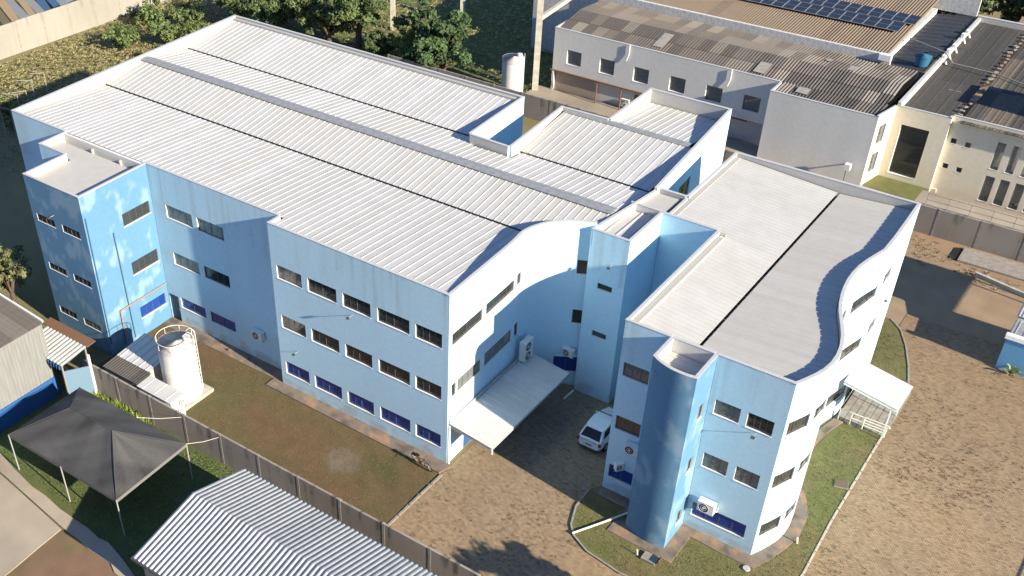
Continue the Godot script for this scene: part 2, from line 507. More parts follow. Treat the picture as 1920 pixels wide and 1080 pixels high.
# ---------------------------------------------------------------- ground sheets
func sheet(called: String, poly: Array, y: float, cell: float, col: Callable, matkey := "ground_v", parent: Node = null, hfun = null) -> MeshInstance3D:
	var pk := PackedVector2Array(poly)
	var lo: Vector2 = pk[0]
	var hi: Vector2 = pk[0]
	for p in pk:
		lo = lo.min(p); hi = hi.max(p)
	var m := MB.new()
	var nx := int(ceil((hi.x - lo.x) / cell))
	var nz := int(ceil((hi.y - lo.y) / cell))
	for i in nx:
		for j in nz:
			var x0 := lo.x + i * cell
			var z0 := lo.y + j * cell
			var q := PackedVector2Array([Vector2(x0, z0), Vector2(x0 + cell, z0), Vector2(x0 + cell, z0 + cell), Vector2(x0, z0 + cell)])
			var inside := 0
			for p in q:
				if Geometry2D.is_point_in_polygon(p, pk): inside += 1
			var list := []
			if inside == 4: list = [q]
			else: list = Geometry2D.intersect_polygons(q, pk)
			for r in list:
				if Geometry2D.is_polygon_clockwise(r): r.reverse()
				var pts := []
				var cs := []
				for p in r:
					pts.append(Vector3(p.x, y + (hfun.call(p.x, p.y) if hfun != null else 0.0), p.y)); cs.append(col.call(p.x, p.y))
				for k in range(1, pts.size() - 1):
					var nn: Vector3 = (pts[k + 1] - pts[0]).cross(pts[k] - pts[0])
					if nn.length_squared() < 1e-12: continue
					if nn.y < 0.0:
						m.v.append(pts[0]); m.v.append(pts[k + 1]); m.v.append(pts[k])
						m.c.append(cs[0]); m.c.append(cs[k + 1]); m.c.append(cs[k])
						nn = -nn
					else:
						m.v.append(pts[0]); m.v.append(pts[k]); m.v.append(pts[k + 1])
						m.c.append(cs[0]); m.c.append(cs[k]); m.c.append(cs[k + 1])
					nn = nn.normalized()
					for e in 3: m.n.append(nn)
	var o := put(m, called, matkey, parent if parent else self)
	if not parent: o.set_meta("kind", "structure")
	return o

func slab(m: MB, poly: Array, y0: float, y1: float, col := Color.WHITE) -> void:     # a flat plate with sides
	var pk := PackedVector2Array(poly)
	if Geometry2D.is_polygon_clockwise(pk): pk.reverse()
	var ix := Geometry2D.triangulate_polygon(pk)
	for k in range(0, ix.size(), 3):
		var a := Vector3(pk[ix[k]].x, y1, pk[ix[k]].y)
		var b := Vector3(pk[ix[k + 1]].x, y1, pk[ix[k + 1]].y)
		var c := Vector3(pk[ix[k + 2]].x, y1, pk[ix[k + 2]].y)
		if (b - a).cross(c - a).y < 0: m.tri(a, c, b, col)
		else: m.tri(a, b, c, col)
	for k in pk.size():
		var p := pk[k]
		var q := pk[(k + 1) % pk.size()]
		m.quad(Vector3(q.x, y0, q.y), Vector3(p.x, y0, p.y), Vector3(p.x, y1, p.y), Vector3(q.x, y1, q.y), col)

# ---------------------------------------------------------------- plants
func leaf_blob(m: MB, c: Vector3, r: Vector3, count: int, size: float, col: Color, vary := 0.3) -> void:
	for k in count:
		var d := Vector3(rng.randfn(), rng.randfn(), rng.randfn()).normalized()
		var p := c + d * r * pow(rng.randf(), 0.4)
		var nn := (d + Vector3(rng.randf_range(-0.9, 0.9), rng.randf_range(-0.3, 1.1), rng.randf_range(-0.9, 0.9))).normalized()
		var x := nn.cross(Vector3(rng.randf() - 0.5, rng.randf() - 0.5, rng.randf() - 0.5)).normalized()
		var y := nn.cross(x)
		var s := size * rng.randf_range(0.6, 1.35)
		var f := 1.0 + rng.randf_range(-vary, vary)
		var cc := Color(col.r * f * rng.randf_range(0.9, 1.15), col.g * f, col.b * f)
		m.quad(p - y * s, p + x * s * 0.55, p + y * s, p - x * s * 0.55, cc)

func tree(called: String, label: String, at: Vector3, h: float, spread: float, col: Color, seed_: int, leaves := 5200, lsize := 0.16, group := "", category := "tree") -> Node3D:
	rng.seed = seed_
	var t := thing(called, label, category, at, 0.0, group)
	var tr := MB.new()
	var fork := h * 0.32
	tr.cone(Vector3.ZERO, Vector3(0.05, fork, 0.03) * 1.0, spread * 0.09 + 0.05, spread * 0.065 + 0.03, 9, false)
	var cr := MB.new()
	var nl := 9
	for k in nl:
		var an := TAU * k / nl + rng.randf_range(-0.35, 0.35)
		var rr := spread * (rng.randf_range(0.35, 0.8) if k < nl - 2 else rng.randf_range(0.0, 0.25))
		var tip := Vector3(cos(an) * rr, h * rng.randf_range(0.5, 0.9), sin(an) * rr)
		var mid := Vector3(tip.x * 0.45, lerpf(fork, tip.y, 0.55), tip.z * 0.45)
		tr.cone(Vector3(0.05, fork * 0.9, 0.03), mid, spread * 0.045 + 0.02, spread * 0.025 + 0.015, 6, false)
		tr.cone(mid, tip, spread * 0.025 + 0.015, 0.015, 5, false)
		var br := spread * rng.randf_range(0.3, 0.46)
		for q in 6:
			var off := Vector3(rng.randfn(), rng.randfn() * 0.75, rng.randfn()) * br * 0.62
			var shade := rng.randf_range(0.75, 1.3)
			leaf_blob(cr, tip + off, Vector3(br, br * 0.75, br) * rng.randf_range(0.35, 0.62), leaves / (nl * 6), lsize, col * shade)
	put(tr, "trunk", "bark", t)
	put(cr, "crown", "leafv", t)
	return t

func tufts(called: String, label: String, category: String, spots: PackedVector2Array, y: float, h: float, w: float, blades: int, cols: Array, seed_: int) -> void:
	rng.seed = seed_
	var m := MB.new()
	for k in blades:
		var an := rng.randf() * TAU
		var d := Vector3(cos(an), 0, sin(an))
		var sd := Vector3(-d.z, 0, d.x)
		var b := d * w * rng.randf() * 0.6
		var tip := b + d * w * rng.randf_range(0.3, 1.0) + Vector3(0, h * rng.randf_range(0.6, 1.1), 0)
		m.tri(b - sd * w * 0.14, b + sd * w * 0.14, tip)
	var mm := MultiMesh.new()
	mm.transform_format = MultiMesh.TRANSFORM_3D
	mm.use_colors = true
	mm.mesh = m.mesh()
	mm.instance_count = spots.size()
	for k in spots.size():
		var s := rng.randf_range(0.6, 1.4)
		mm.set_instance_transform(k, Transform3D(Basis(Vector3.UP, rng.randf() * TAU).scaled(Vector3(s, s * rng.randf_range(0.6, 1.2), s)), Vector3(spots[k].x, y, spots[k].y)))
		var c: Color = cols[rng.randi() % cols.size()]
		mm.set_instance_color(k, c * rng.randf_range(0.75, 1.25))
	var o := MultiMeshInstance3D.new()
	o.multimesh = mm
	o.material_override = MT["leafv"]
	o.name = numbered(called)
	add_child(o)
	tag(o, label, category, "", "stuff")

func scatter(poly: Array, per_m2: float, seed_: int, dens = null) -> PackedVector2Array:
	rng.seed = seed_
	var pk := PackedVector2Array(poly)
	var lo: Vector2 = pk[0]
	var hi: Vector2 = pk[0]
	for p in pk:
		lo = lo.min(p); hi = hi.max(p)
	var o := PackedVector2Array()
	for k in int((hi.x - lo.x) * (hi.y - lo.y) * per_m2):
		var p := Vector2(rng.randf_range(lo.x, hi.x), rng.randf_range(lo.y, hi.y))
		if not Geometry2D.is_point_in_polygon(p, pk): continue
		if dens != null and rng.randf() > dens.call(p.x, p.y): continue
		o.append(p)
	return o

# ---------------------------------------------------------------- ground
var YARD := -0.35      # the neighbour's yard lies a little lower

func mixc(a: Color, b: Color, t: float) -> Color: return a.lerp(b, clampf(t, 0.0, 1.0))

func base_col(x: float, z: float) -> Color:
	var a := NA.get_noise_2d(x * 3.0, z * 3.0)
	var f := NB.get_noise_2d(x * 9.0, z * 9.0)
	var dry := Color(0.3, 0.245, 0.115)
	var green := Color(0.085, 0.115, 0.035)
	var earth := Color(0.33, 0.2, 0.12)
	var c := dry
	if z < -44.5 and x < -20.0 and x > -66.0: c = mixc(Color(0.12, 0.16, 0.045), dry, 0.1 + a * 0.8)
	elif x > 8.0: c = mixc(earth, Color(0.36, 0.27, 0.17), 0.5 + a)
	else: c = mixc(dry, green, 0.22 + a * 1.1 + f * 0.5)
	return c * (1.0 + 0.22 * f)

func lawn_dry_col(x: float, z: float) -> Color:
	var a := NA.get_noise_2d(x * 9.0 + 40.0, z * 9.0)
	var f := NB.get_noise_2d(x * 12.0, z * 12.0)
	var c := mixc(Color(0.150, 0.105, 0.050), Color(0.125, 0.110, 0.045), 0.45 + a * 1.5)
	c = mixc(c, Color(0.177, 0.102, 0.051), 0.3 - a)
	var d := Vector2(x + 5.2, (z - 3.4) * 1.1).length()
	c = mixc(c, Color(0.245, 0.204, 0.156), smoothstep(1.5, 0.3, d + f * 1.2) * 0.8)
	d = Vector2(x + 2.6, z - 2.7).length()
	c = mixc(c, Color(0.082, 0.088, 0.027), smoothstep(1.9, 0.4, d + f) * 0.7)
	return c * (1.0 + 0.2 * f)

func lawn_green_col(x: float, z: float) -> Color:
	var a := NA.get_noise_2d(x * 10.0, z * 10.0 + 17.0)
	var f := NB.get_noise_2d(x * 12.0, z * 12.0)
	return mixc(Color(0.150, 0.163, 0.052), Color(0.221, 0.163, 0.078), 0.3 + a * 1.1) * (1.0 + 0.2 * f)

func paver_col(x: float, z: float) -> Color:
	var a := NA.get_noise_2d(x * 5.0, z * 5.0)
	var f := NB.get_noise_2d(x * 7.0, z * 7.0)
	var c := mixc(Color(0.37, 0.285, 0.2), Color(0.42, 0.3, 0.19), 0.45 + a * 1.1)
	c = mixc(c, Color(0.32, 0.27, 0.21), 0.25 + NA.get_noise_2d(x * 2.5 + 90.0, z * 2.5))
	if z < -14.0: c = mixc(c, Color(0.34, 0.25, 0.165), (-14.0 - z) / 9.0 + a * 0.6)
	var g := NB.get_noise_2d(x * 30.0, z * 30.0)
	return c * Color(0.93, 0.87, 0.78) * (1.0 + 0.07 * f + 0.06 * g)

func yard_col(x: float, z: float) -> Color:
	var f := NB.get_noise_2d(x * 12.0, z * 12.0)
	var a := NA.get_noise_2d(x * 9.0, z * 9.0)
	var c := mixc(Color(0.085, 0.125, 0.035), Color(0.13, 0.14, 0.05), 0.3 + a)
	if z > 16.3: c = mixc(c, Color(0.25, 0.15, 0.095), 0.9 + a)
	return c * (1.0 + 0.22 * f)

func apron_col(x: float, z: float) -> Color:
	var a := NA.get_noise_2d(x * 60.0, z * 60.0)
	var f := NB.get_noise_2d(x * 30.0, z * 30.0)
	var c := mixc(Color(0.22, 0.175, 0.14), Color(0.38, 0.23, 0.135), smoothstep(0.12, 0.4, a) * 0.75)
	return mixc(c, Color(0.12, 0.1, 0.085), smoothstep(0.1, 0.5, -a)) * (1.0 + 0.2 * f)

func pad_col(x: float, z: float) -> Color:
	var a := NA.get_noise_2d(x * 12.0, z * 12.0)
	var f := NB.get_noise_2d(x * 10.0, z * 10.0)
	return mixc(Color(0.42, 0.36, 0.28), Color(0.3, 0.25, 0.2), 0.3 + a) * (1.0 + 0.12 * f)

func plate(called: String, poly: Array, y0: float, y1: float, cell: float, col: Callable, matkey: String) -> MeshInstance3D:   # raised paving with edges
	var o := sheet(called, poly, y1, cell, col, matkey)
	var m := MB.new()
	var pk := PackedVector2Array(poly)
	if Geometry2D.is_polygon_clockwise(pk): pk.reverse()
	for k in pk.size():
		var p := pk[k]
		var q := pk[(k + 1) % pk.size()]
		m.quad(Vector3(q.x, y0, q.y), Vector3(p.x, y0, p.y), Vector3(p.x, y1, p.y), Vector3(q.x, y1, q.y), col.call(p.x, p.y))
	put(m, "edge", matkey, o)
	return o

func kerb(pts: Array, w: float, y0: float, y1: float, called := "kerb", matkey := "concrete") -> void:
	var m := MB.new()
	for k in pts.size() - 1:
		var a := Vector3(pts[k].x, (y0 + y1) / 2, pts[k].y)
		var b := Vector3(pts[k + 1].x, (y0 + y1) / 2, pts[k + 1].y)
		var nn := maxi(1, int(round(a.distance_to(b) / 1.0)))
		for j in nn:
			var p := a.lerp(b, float(j) / nn)
			var q := a.lerp(b, (j + 1.0) / nn - 0.012)
			m.bar(p, q, w, y1 - y0)
	struct(m, called, matkey)

func paver_texture() -> void:
	var n := 1024
	var rows := 50
	var per := 26
	var r := RandomNumberGenerator.new()
	r.seed = 77
	var tone := PackedFloat32Array()
	for k in rows * per: tone.append(r.randf_range(0.86, 1.0) * (0.9 if r.randf() < 0.12 else 1.0))
	var rh := float(n) / rows
	var bw := float(n) / per
	var d := PackedByteArray()
	d.resize(n * n)
	var h := PackedByteArray()
	h.resize(n * n * 4)
	for y in n:
		var row := int(y / rh)
		var fy := y - row * rh
		var ey := minf(fy, rh - fy)
		var off := bw * 0.5 * (row % 2)
		for x in n:
			var xx := x + off
			if xx >= n: xx -= n
			var c := int(xx / bw)
			var fx := xx - c * bw
			var e := minf(ey, minf(fx, bw - fx))
			var j := clampf(e / 3.0, 0.0, 1.0)
			d[y * n + x] = int(255.0 * tone[row * per + c] * (0.66 + 0.34 * j))
			var q := (y * n + x) * 4
			var g := int(255.0 * j)
			h[q] = g; h[q + 1] = g; h[q + 2] = g; h[q + 3] = 255
	var im := Image.create_from_data(n, n, false, Image.FORMAT_L8, d)
	im.convert(Image.FORMAT_RGB8)
	var bm := Image.create_from_data(n, n, false, Image.FORMAT_RGBA8, h)
	bm.bump_map_to_normal_map(3.0)
	mat("paver_v", Color.WHITE, 0.95, 0.0, ImageTexture.create_from_image(im), 0.19, ImageTexture.create_from_image(bm), 0.3, true)

func ground() -> void:
	paver_texture()
	sheet("ground", [V2(-110, -130), V2(75, -130), V2(75, 45), V2(-110, 45)], -0.42, 1.6, base_col, "ground_v")
	var far := MB.new()
	for q in [[-1500, -1500, 1500, -130], [-1500, 45, 1500, 1500], [-1500, -130, -110, 45], [75, -130, 1500, 45]]:
		far.quad(Vector3(q[0], -0.42, q[3]), Vector3(q[2], -0.42, q[3]), Vector3(q[2], -0.42, q[1]), Vector3(q[0], -0.42, q[1]), Color(0.16, 0.14, 0.07))
	struct(far, "far_ground", "ground_v")
	# the plot itself, level with the building
	sheet("plot_ground", [V2(-60, -46), V2(44, -46), V2(44, 7.4), V2(-60, 7.4)], -0.02, 0.8, base_col, "ground_v")
	sheet("paving", [V2(0.25, 7.3), V2(0.25, -10.6), V2(8.6, -10.6), V2(8.6, -4.0), V2(16.6, -4.0), V2(16.6, -31.0), V2(24, -31), V2(40, -29.0), V2(40, 20), V2(18, 20), V2(18, 7.3)], 0.0, 0.3, paver_col, "paver_v")
	sheet("front_lawn", [V2(-24.0, 7.3), V2(-24.0, -0.6), V2(-13.7, -0.1), V2(-13.7, 0.75), V2(0.0, 0.8), V2(0.2, 7.3)], 0.03, 0.25, lawn_dry_col, "ground_v")
	plate("apron_path", [V2(-13.6, 0.0), V2(-13.6, 0.8), V2(0.1, 0.95), V2(0.4, 0.0)], -0.05, 0.1, 0.2, apron_col, "concrete_dirty")
	plate("recess_path", [V2(-24.0, -0.98), V2(-24.0, 0.0), V2(-13.7, 0.0), V2(-12.9, -0.02), V2(-12.9, -0.98)], -0.05, 0.07, 0.2, apron_col, "concrete_dirty")
	kerb([V2(0.3, 0.95), V2(0.28, 7.2)], 0.14, -0.05, 0.07)
	# lawn round the annex
	var L := [V2(8.1, -3.7), V2(7.75, -3.0), V2(7.83, -1.42), V2(8.32, -0.02), V2(8.84, 0.6), V2(10.0, 1.21), V2(12.1, 1.54), V2(15.0, 1.4), V2(18.0, 0.4), V2(19.6, -1.6), V2(19.79, -4.04), V2(19.57, -8.83), V2(19.45, -17.35)]
	var P := L.duplicate()
	for k in range(SC.size() - 5, -1, -1):
		if SC[k].y > -17.3: P.append(SC[k] + V2(0.02, 0))
	P.append(V2(17.08, -3.6)); P.append(V2(13.2, -3.6)); P.append(V2(13.2, -1.3)); P.append(V2(10.7, -1.7)); P.append(V2(10.7, -3.6))
	sheet("annex_lawn", P, 0.06, 0.25, lawn_green_col, "ground_v")
	kerb(L.slice(1, 9), 0.1, -0.02, 0.1)
	kerb(L.slice(8), 0.1, -0.02, 0.1, "kerb", "concrete_pale")
	var L2 := [V2(19.45, -22.45), V2(19.1, -23.3), V2(18.5, -25.2), V2(17.7, -27.2), V2(16.85, -28.8), V2(15.9, -29.7)]
	sheet("side_lawn", [V2(16.55, -22.45)] + L2 + [V2(14.5, -29.7), V2(14.5, -24.1), V2(16.45, -24.1)], 0.055, 0.3, lawn_green_col, "ground_v")
	kerb(L2, 0.1, -0.02, 0.11)
	plate("annex_apron", [V2(8.25, -3.64), V2(8.25, -2.9), V2(10.1, -2.85), V2(10.1, -0.8), V2(13.95, -0.62), V2(13.95, -3.0), V2(15.8, -2.85), V2(17.55, -2.85), V2(18.0, -3.9), V2(18.4, -5.2), V2(18.62, -6.6), V2(18.45, -8.2), V2(17.95, -9.3), V2(17.35, -10.3), V2(16.9, -11.3), V2(16.7, -12.4), V2(16.6, -14.2), V2(16.75, -15.6), V2(17.15, -17.2), V2(16.6, -17.2), V2(15.9, -14.2), V2(16.4, -11.3), V2(17.4, -9), V2(17.8, -7.0), V2(17.7, -5.4), V2(17.05, -3.66), V2(13.2, -3.66), V2(13.2, -1.4), V2(10.7, -1.8), V2(10.7, -3.64)], -0.02, 0.11, 0.16, apron_col, "concrete_dirty")
	# neighbour's yard
	sheet("yard_grass", [V2(-34, 7.5), V2(-34, 32), V2(20, 32), V2(20, 7.5)], YARD, 0.4, yard_col, "ground_v")
	var yp := func(u: float, v: float) -> Vector2:
		var p := hit(u, v, 1, YARD)
		return V2(p.x, p.z)
	plate("concrete_pad", [yp.call(-60, 845), yp.call(0, 889), yp.call(60, 943), yp.call(115, 993), yp.call(72, 1028), yp.call(30, 1064), yp.call(4, 1085), yp.call(-80, 1100)], -0.5, YARD + 0.05, 0.3, pad_col, "concrete_dirty")
	plate("yard_path", [yp.call(-60, 810), yp.call(0, 850), yp.call(27, 880), yp.call(62, 915), yp.call(85, 930), yp.call(112, 955), yp.call(140, 975), yp.call(163, 990), yp.call(185, 1010), yp.call(203, 1018), yp.call(230, 1050), yp.call(262, 1095), yp.call(238, 1095), yp.call(215, 1075), yp.call(208, 1058), yp.call(180, 1040), yp.call(165, 1030), yp.call(148, 1012), yp.call(117, 990), yp.call(61, 940), yp.call(1, 886), yp.call(-60, 842)], -0.5, YARD + 0.08, 0.25, pad_col, "concrete_dirty")

# ---------------------------------------------------------------- the long building
const H := 11.8
const H2 := 11.62
const YV := 11.02     # roof valley
const YR := 11.6      # roof ridge

func V2(x: float, z: float) -> Vector2: return Vector2(x, z)

func s_at(w: Dictionary, p: Vector2) -> float:
	var best := 0.0
	var bd := 1e9
	for k in w.p.size() - 1:
		var q := Geometry2D.get_closest_point_to_segment(p, w.p[k], w.p[k + 1])
		var d := q.distance_to(p)
		if d < bd:
			bd = d; best = w.s[k] + q.distance_to(w.p[k])
	return best

func pipe(parent: Node, pts: Array, r: float, matkey: String, called := "downpipe") -> void:
	var m := MB.new()
	m.tube(pts, r, 6)
	put(m, called, matkey, parent)

var CURVE := []     # x as a function of z along the right-hand end of the roof

func right_edge(z: float) -> float:
	for k in CURVE.size() - 1:
		if z <= CURVE[k].y and z >= CURVE[k + 1].y:
			var f: float = (CURVE[k].y - z) / (CURVE[k].y - CURVE[k + 1].y)
			return lerpf(CURVE[k].x, CURVE[k + 1].x, f)
	return CURVE[-1].x

func curve_z(x: float) -> float:      # where the curved wall stands at this x
	for k in range(4, 9):
		if x <= CURVE[k + 1].x and x > CURVE[k].x:
			return lerpf(CURVE[k].y, CURVE[k + 1].y, (x - CURVE[k].x) / (CURVE[k + 1].x - CURVE[k].x))
	return -7.6 if x < 0 else -10.9

func main_building() -> void:
	CURVE = [V2(0, 0), V2(-0.08, -3), V2(-0.17, -6), V2(-0.26, -7.2), V2(-0.3, -7.7), V2(-0.16, -8.45), V2(0.27, -9.35), V2(0.9, -10.06), V2(1.65, -10.58), V2(2.5, -10.95), V2(3.4, -16.6), V2(2.43, -29.4)]
	var b := thing("institute_building", "long light blue three storey building with white ribbed roof and rows of windows", "building")
	# front
	var fr := way([V2(-12.82, 0), V2(0, 0)])
	var rows := [[8.2, 9.14], [4.62, 5.57], [1.06, 2.02]]
	var cols := [[-12.4, -10.47], [-10.0, -7.84], [-7.37, -5.36], [-4.87, -2.64], [-2.23, -0.45]]
	var hs := []
	for r in rows:
		for c in cols: hs.append([c[0] + 12.82, c[1] + 12.82, r[0], r[1]])
	wall(b, fr, -0.3, H, hs, paint_light, 0.22)
	for k in 15:
		var gl := "glass_blue" if k >= 10 else ("glass_grey" if k == 0 else "glass_dark")
		var cu := ""
		if k in [0, 5]: cu = "curtain"
		win(b, fr, hs[k], 4, gl, cu, 0.55 if k == 0 else 0.7)
	# step and recess
	wall(b, way([V2(-12.82, -0.97), V2(-12.82, -0.01)]), -0.3, H, [], paint_light)
	var rc := way([V2(-24.03, -0.97), V2(-12.83, -0.97)])
	hs = []
	for r in [[8.36, 9.32], [4.84, 5.77], [1.35, 2.2]]:
		for c in [[-22.8, -20.45], [-20.0, -17.7]]: hs.append([c[0] + 24.03, c[1] + 24.03, r[0], r[1]])
	hs.append([0.1, 0.98, 0.02, 2.1])
	wall(b, rc, -0.3, H, hs, paint_light, 0.22)
	for k in 6: win(b, rc, hs[k], 4, "glass_blue" if k >= 4 else ("glass_grey" if k in [0, 1, 2] else "glass_green"), "", 1.0)
	var dm := MB.new()
	dm.box(Vector3(-23.92, 0.02, -1.12), Vector3(-23.06, 2.09, -1.06))
	var dr := put(dm, "door", "door_dark", b)
	dm = MB.new(); dm.box(Vector3(-23.2, 0.95, -1.06), Vector3(-23.13, 1.1, -1.0)); put(dm, "handle", "alu", dr)
	# stair tower
	var tr := way([V2(-24.04, 4.49), V2(-24.04, -0.96)])
	hs = []
	for r in [[8.42, 9.33], [4.78, 5.75], [1.34, 2.24]]: hs.append([4.49 - 1.58, 4.49 + 0.7, r[0], r[1]])
	wall(b, tr, -0.3, H, hs, paint_mid, 0.16)
	for k in 3: win(b, tr, hs[k], 4, "glass_blue" if k == 2 else "glass_dark", "curtain" if k < 2 else "", 0.4)
	var tf := way([V2(-29.3, 4.49), V2(-24.05, 4.49)])
	hs = []
	for r in [[8.7, 9.22], [5.09, 5.58], [1.62, 2.13]]:
		for c in [[-28.83, -27.1], [-26.36, -24.7]]: hs.append([c[0] + 29.3, c[1] + 29.3, r[0], r[1]])
	wall(b, tf, -0.3, H, hs, paint_mid, 0.2)
	for k in 6: win(b, tf, hs[k], 4, "glass_dark", "", 1.0, 0.07)
	wall(b, way([V2(-29.3, 1.2), V2(-29.3, 4.48)]), -0.3, H, [], paint_light)
	wall(b, way([V2(-31.9, 1.2), V2(-29.31, 1.2)]), -0.3, H, [], paint_light)
	wall(b, way([V2(-31.9, -0.96), V2(-31.9, 1.19)]), -0.3, H, [], paint_light)
	wall(b, way([V2(-37.58, -0.97), V2(-31.91, -0.97)]), -0.3, H, [], paint_light)
	wall(b, way([V2(-37.58, -23.1), V2(-37.58, -0.98)], 0.25), -0.3, H, [], paint_light, 1.0)
	# flat roof of the stair tower, with the channel along the main wall
	var fm := MB.new()
	slab(fm, [V2(-31.65, -0.45), V2(-31.65, 0.95), V2(-29.1, 0.95), V2(-29.1, 4.25), V2(-24.3, 4.25), V2(-24.3, -0.45)], 11.2, 11.36)
	put(fm, "tower_roof", "sheetb0", b)
	fm = MB.new()
	fm.box(Vector3(-31.65, 11.0, -0.95), Vector3(-24.25, 11.1, -0.46))
	for x in [-29.0, -26.3]: fm.box(Vector3(x, 11.1, -0.95), Vector3(x + 0.12, 11.5, -0.6))
	put(fm, "tower_gutter", "flash", b)
	wall(b, way([V2(-31.7, -0.76), V2(-24.04, -0.76)], 0.18), 11.0, 11.78, [], wall_white, 1.0, "paint", "parapet", false)
	# curved right-hand end
	var rw := way(smooth_path(CURVE.slice(0, 10), 3))
	hs = [[0.33, 3.38, 8.32, 9.14], [3.74, 6.87, 8.38, 9.18], [7.18, 7.7, 8.45, 9.25], [0.37, 0.8, 4.72, 5.66], [0.95, 3.4, 4.74, 5.66], [3.78, 6.84, 4.78, 5.74], [7.2, 7.68, 4.78, 5.74]]
	var sc := s_at(rw, V2(1.72, -10.6))
	hs.append([sc, sc + 0.68, 8.3, 9.25]); hs.append([sc, sc + 0.68, 4.75, 5.75])
	var sg := s_at(rw, V2(1.0, -10.1))
	hs.append([sg, sg + 1.5, 1.05, 2.2])
	hs.append([1.75, 3.6, 0.0, 2.3]); hs.append([4.2, 6.6, 1.05, 2.05])
	wall(b, rw, -0.3, H, hs, paint_light, 0.5)
	for k in hs.size():
		var np := 4
		var gl := "glass_dark"
		if k in [2, 6, 7, 8]: np = 1
		if k == 3: np = 1; gl = "glass_green"
		if k in [4, 5]: gl = "glass_grey"
		if k == 9: np = 2; gl = "glass_blue"
		if k == 11: gl = "glass_blue"
		if k == 10: continue
		win(b, rw, hs[k], np, gl, "curtain" if k in [4, 5] else "", 0.8)
	dm = MB.new(); dm.box(Vector3(-0.2, 0.0, -3.58), Vector3(-0.13, 2.28, -1.77)); dr = put(dm, "door", "door_blue", b)
	dm = MB.new()
	for z in [-2.6, -2.72]: dm.box(Vector3(-0.12, 0.9, z - 0.02), Vector3(-0.06, 1.2, z + 0.02))
	put(dm, "handle", "alu", dr)
	# rear walls
	var rr := way([V2(3.4, -16.6), V2(2.43, -29.4)])
	hs = [[4.2, 6.2, 8.6, 9.9], [2.2, 3.4, 8.6, 9.9], [4.2, 6.2, 4.9, 6.0]]
	wall(b, rr, -0.3, H, hs, paint_light, 1.0)
	for h in hs: win(b, rr, h, 2)
	for q in [[V2(2.42, -29.4), V2(-3.55, -29.4)], [V2(-3.57, -29.4), V2(-3.57, -23.41)], [V2(-3.57, -23.4), V2(-7.1, -23.3)], [V2(-7.12, -23.3), V2(-6.75, -16.21)], [V2(-6.75, -16.2), V2(-9.74, -16.3)], [V2(-9.75, -16.3), V2(-9.95, -23.1)], [V2(-9.96, -23.1), V2(-37.58, -23.1)]]:
		wall(b, way(q), -0.3, H, [], paint_light if q[0].x != -6.75 else wall_white, 1.2)
	# roof sheets
	var ms := ["sheet0", "sheet0", "sheet1", "sheet3", "sheet2"]
	rng.seed = 4
	var x0 := -37.33
	var zf := -1.2
	var y_at := func(z: float) -> float: return lerpf(YR + 0.02, YV, (z - zf) / (-8.78 - zf))
	# front slope down to the first valley
	sheets(b, Vector3(x0, y_at.call(zf), zf), Vector3(-12.61 - x0, 0, 0), Vector3(0, YV - y_at.call(zf), -8.78 - zf), 1.0, 2, 0.027, 0.085, ms)
	sheets(b, Vector3(-12.61, y_at.call(-0.22), -0.22), Vector3(12.37, 0, 0), Vector3(0, YV - y_at.call(-0.22), -8.78 + 0.22), 1.0, 2, 0.027, 0.085, ms)
	# valley one to the ridge, cut along the curved wall
	var xe := 2.6
	var za := -8.98
	sheets(b, Vector3(x0, YV, za), Vector3(xe - x0, 0, 0), Vector3(0, YR - YV, -12.97 - za), 1.0, 2, 0.027, 0.085, ["sheet0", "sheet2", "sheet1", "sheet2"], func(u0: float, u1: float):
		var xa := x0 + u0
		var xb := x0 + u1
		var a := 0.0 if xa < -0.2 else maxf(0.0, (za - curve_z(xa) + 0.22))
		var c := 0.0 if xb < -0.2 else maxf(0.0, (za - curve_z(xb) + 0.22))
		return [a, c, 4.03, 4.03])
	# ridge to the second valley, shortened at the notch
	var zb := -13.03
	sheets(b, Vector3(x0, YR, zb), Vector3(2.6 - x0, 0, 0), Vector3(0, YV - YR, -17.2 - zb), 1.0, 2, 0.027, 0.085, ms, func(u0: float, u1: float):
		var xm := x0 + (u0 + u1) / 2
		return [0.0, 0.0, 2.95, 2.95] if xm > -9.75 and xm < -6.75 else [0.0, 0.0, 4.2, 4.2])
	# second valley to the back
	sheets(b, Vector3(x0, YV, -17.4), Vector3(-10.1 - x0, 0, 0), Vector3(0, YR - YV, -22.86 + 17.4), 1.0, 2, 0.027, 0.085, ["sheet0", "sheet1", "sheet0", "sheet3"])
	sheets(b, Vector3(-6.75, YV, -17.4), Vector3(9.35, 0, 0), Vector3(0, YR - YV, -23.1 + 17.4), 1.0, 2, 0.027, 0.085, ms, func(u0: float, u1: float):
		var lim := 5.73
		return [0.0, 0.0, lim, lim] if u1 < 9.6 else [])
	sheets(b, Vector3(-3.36, YR, -23.3), Vector3(5.7, 0, 0), Vector3(0, -0.72, -5.85), 1.0, 2, 0.027, 0.085, ms)
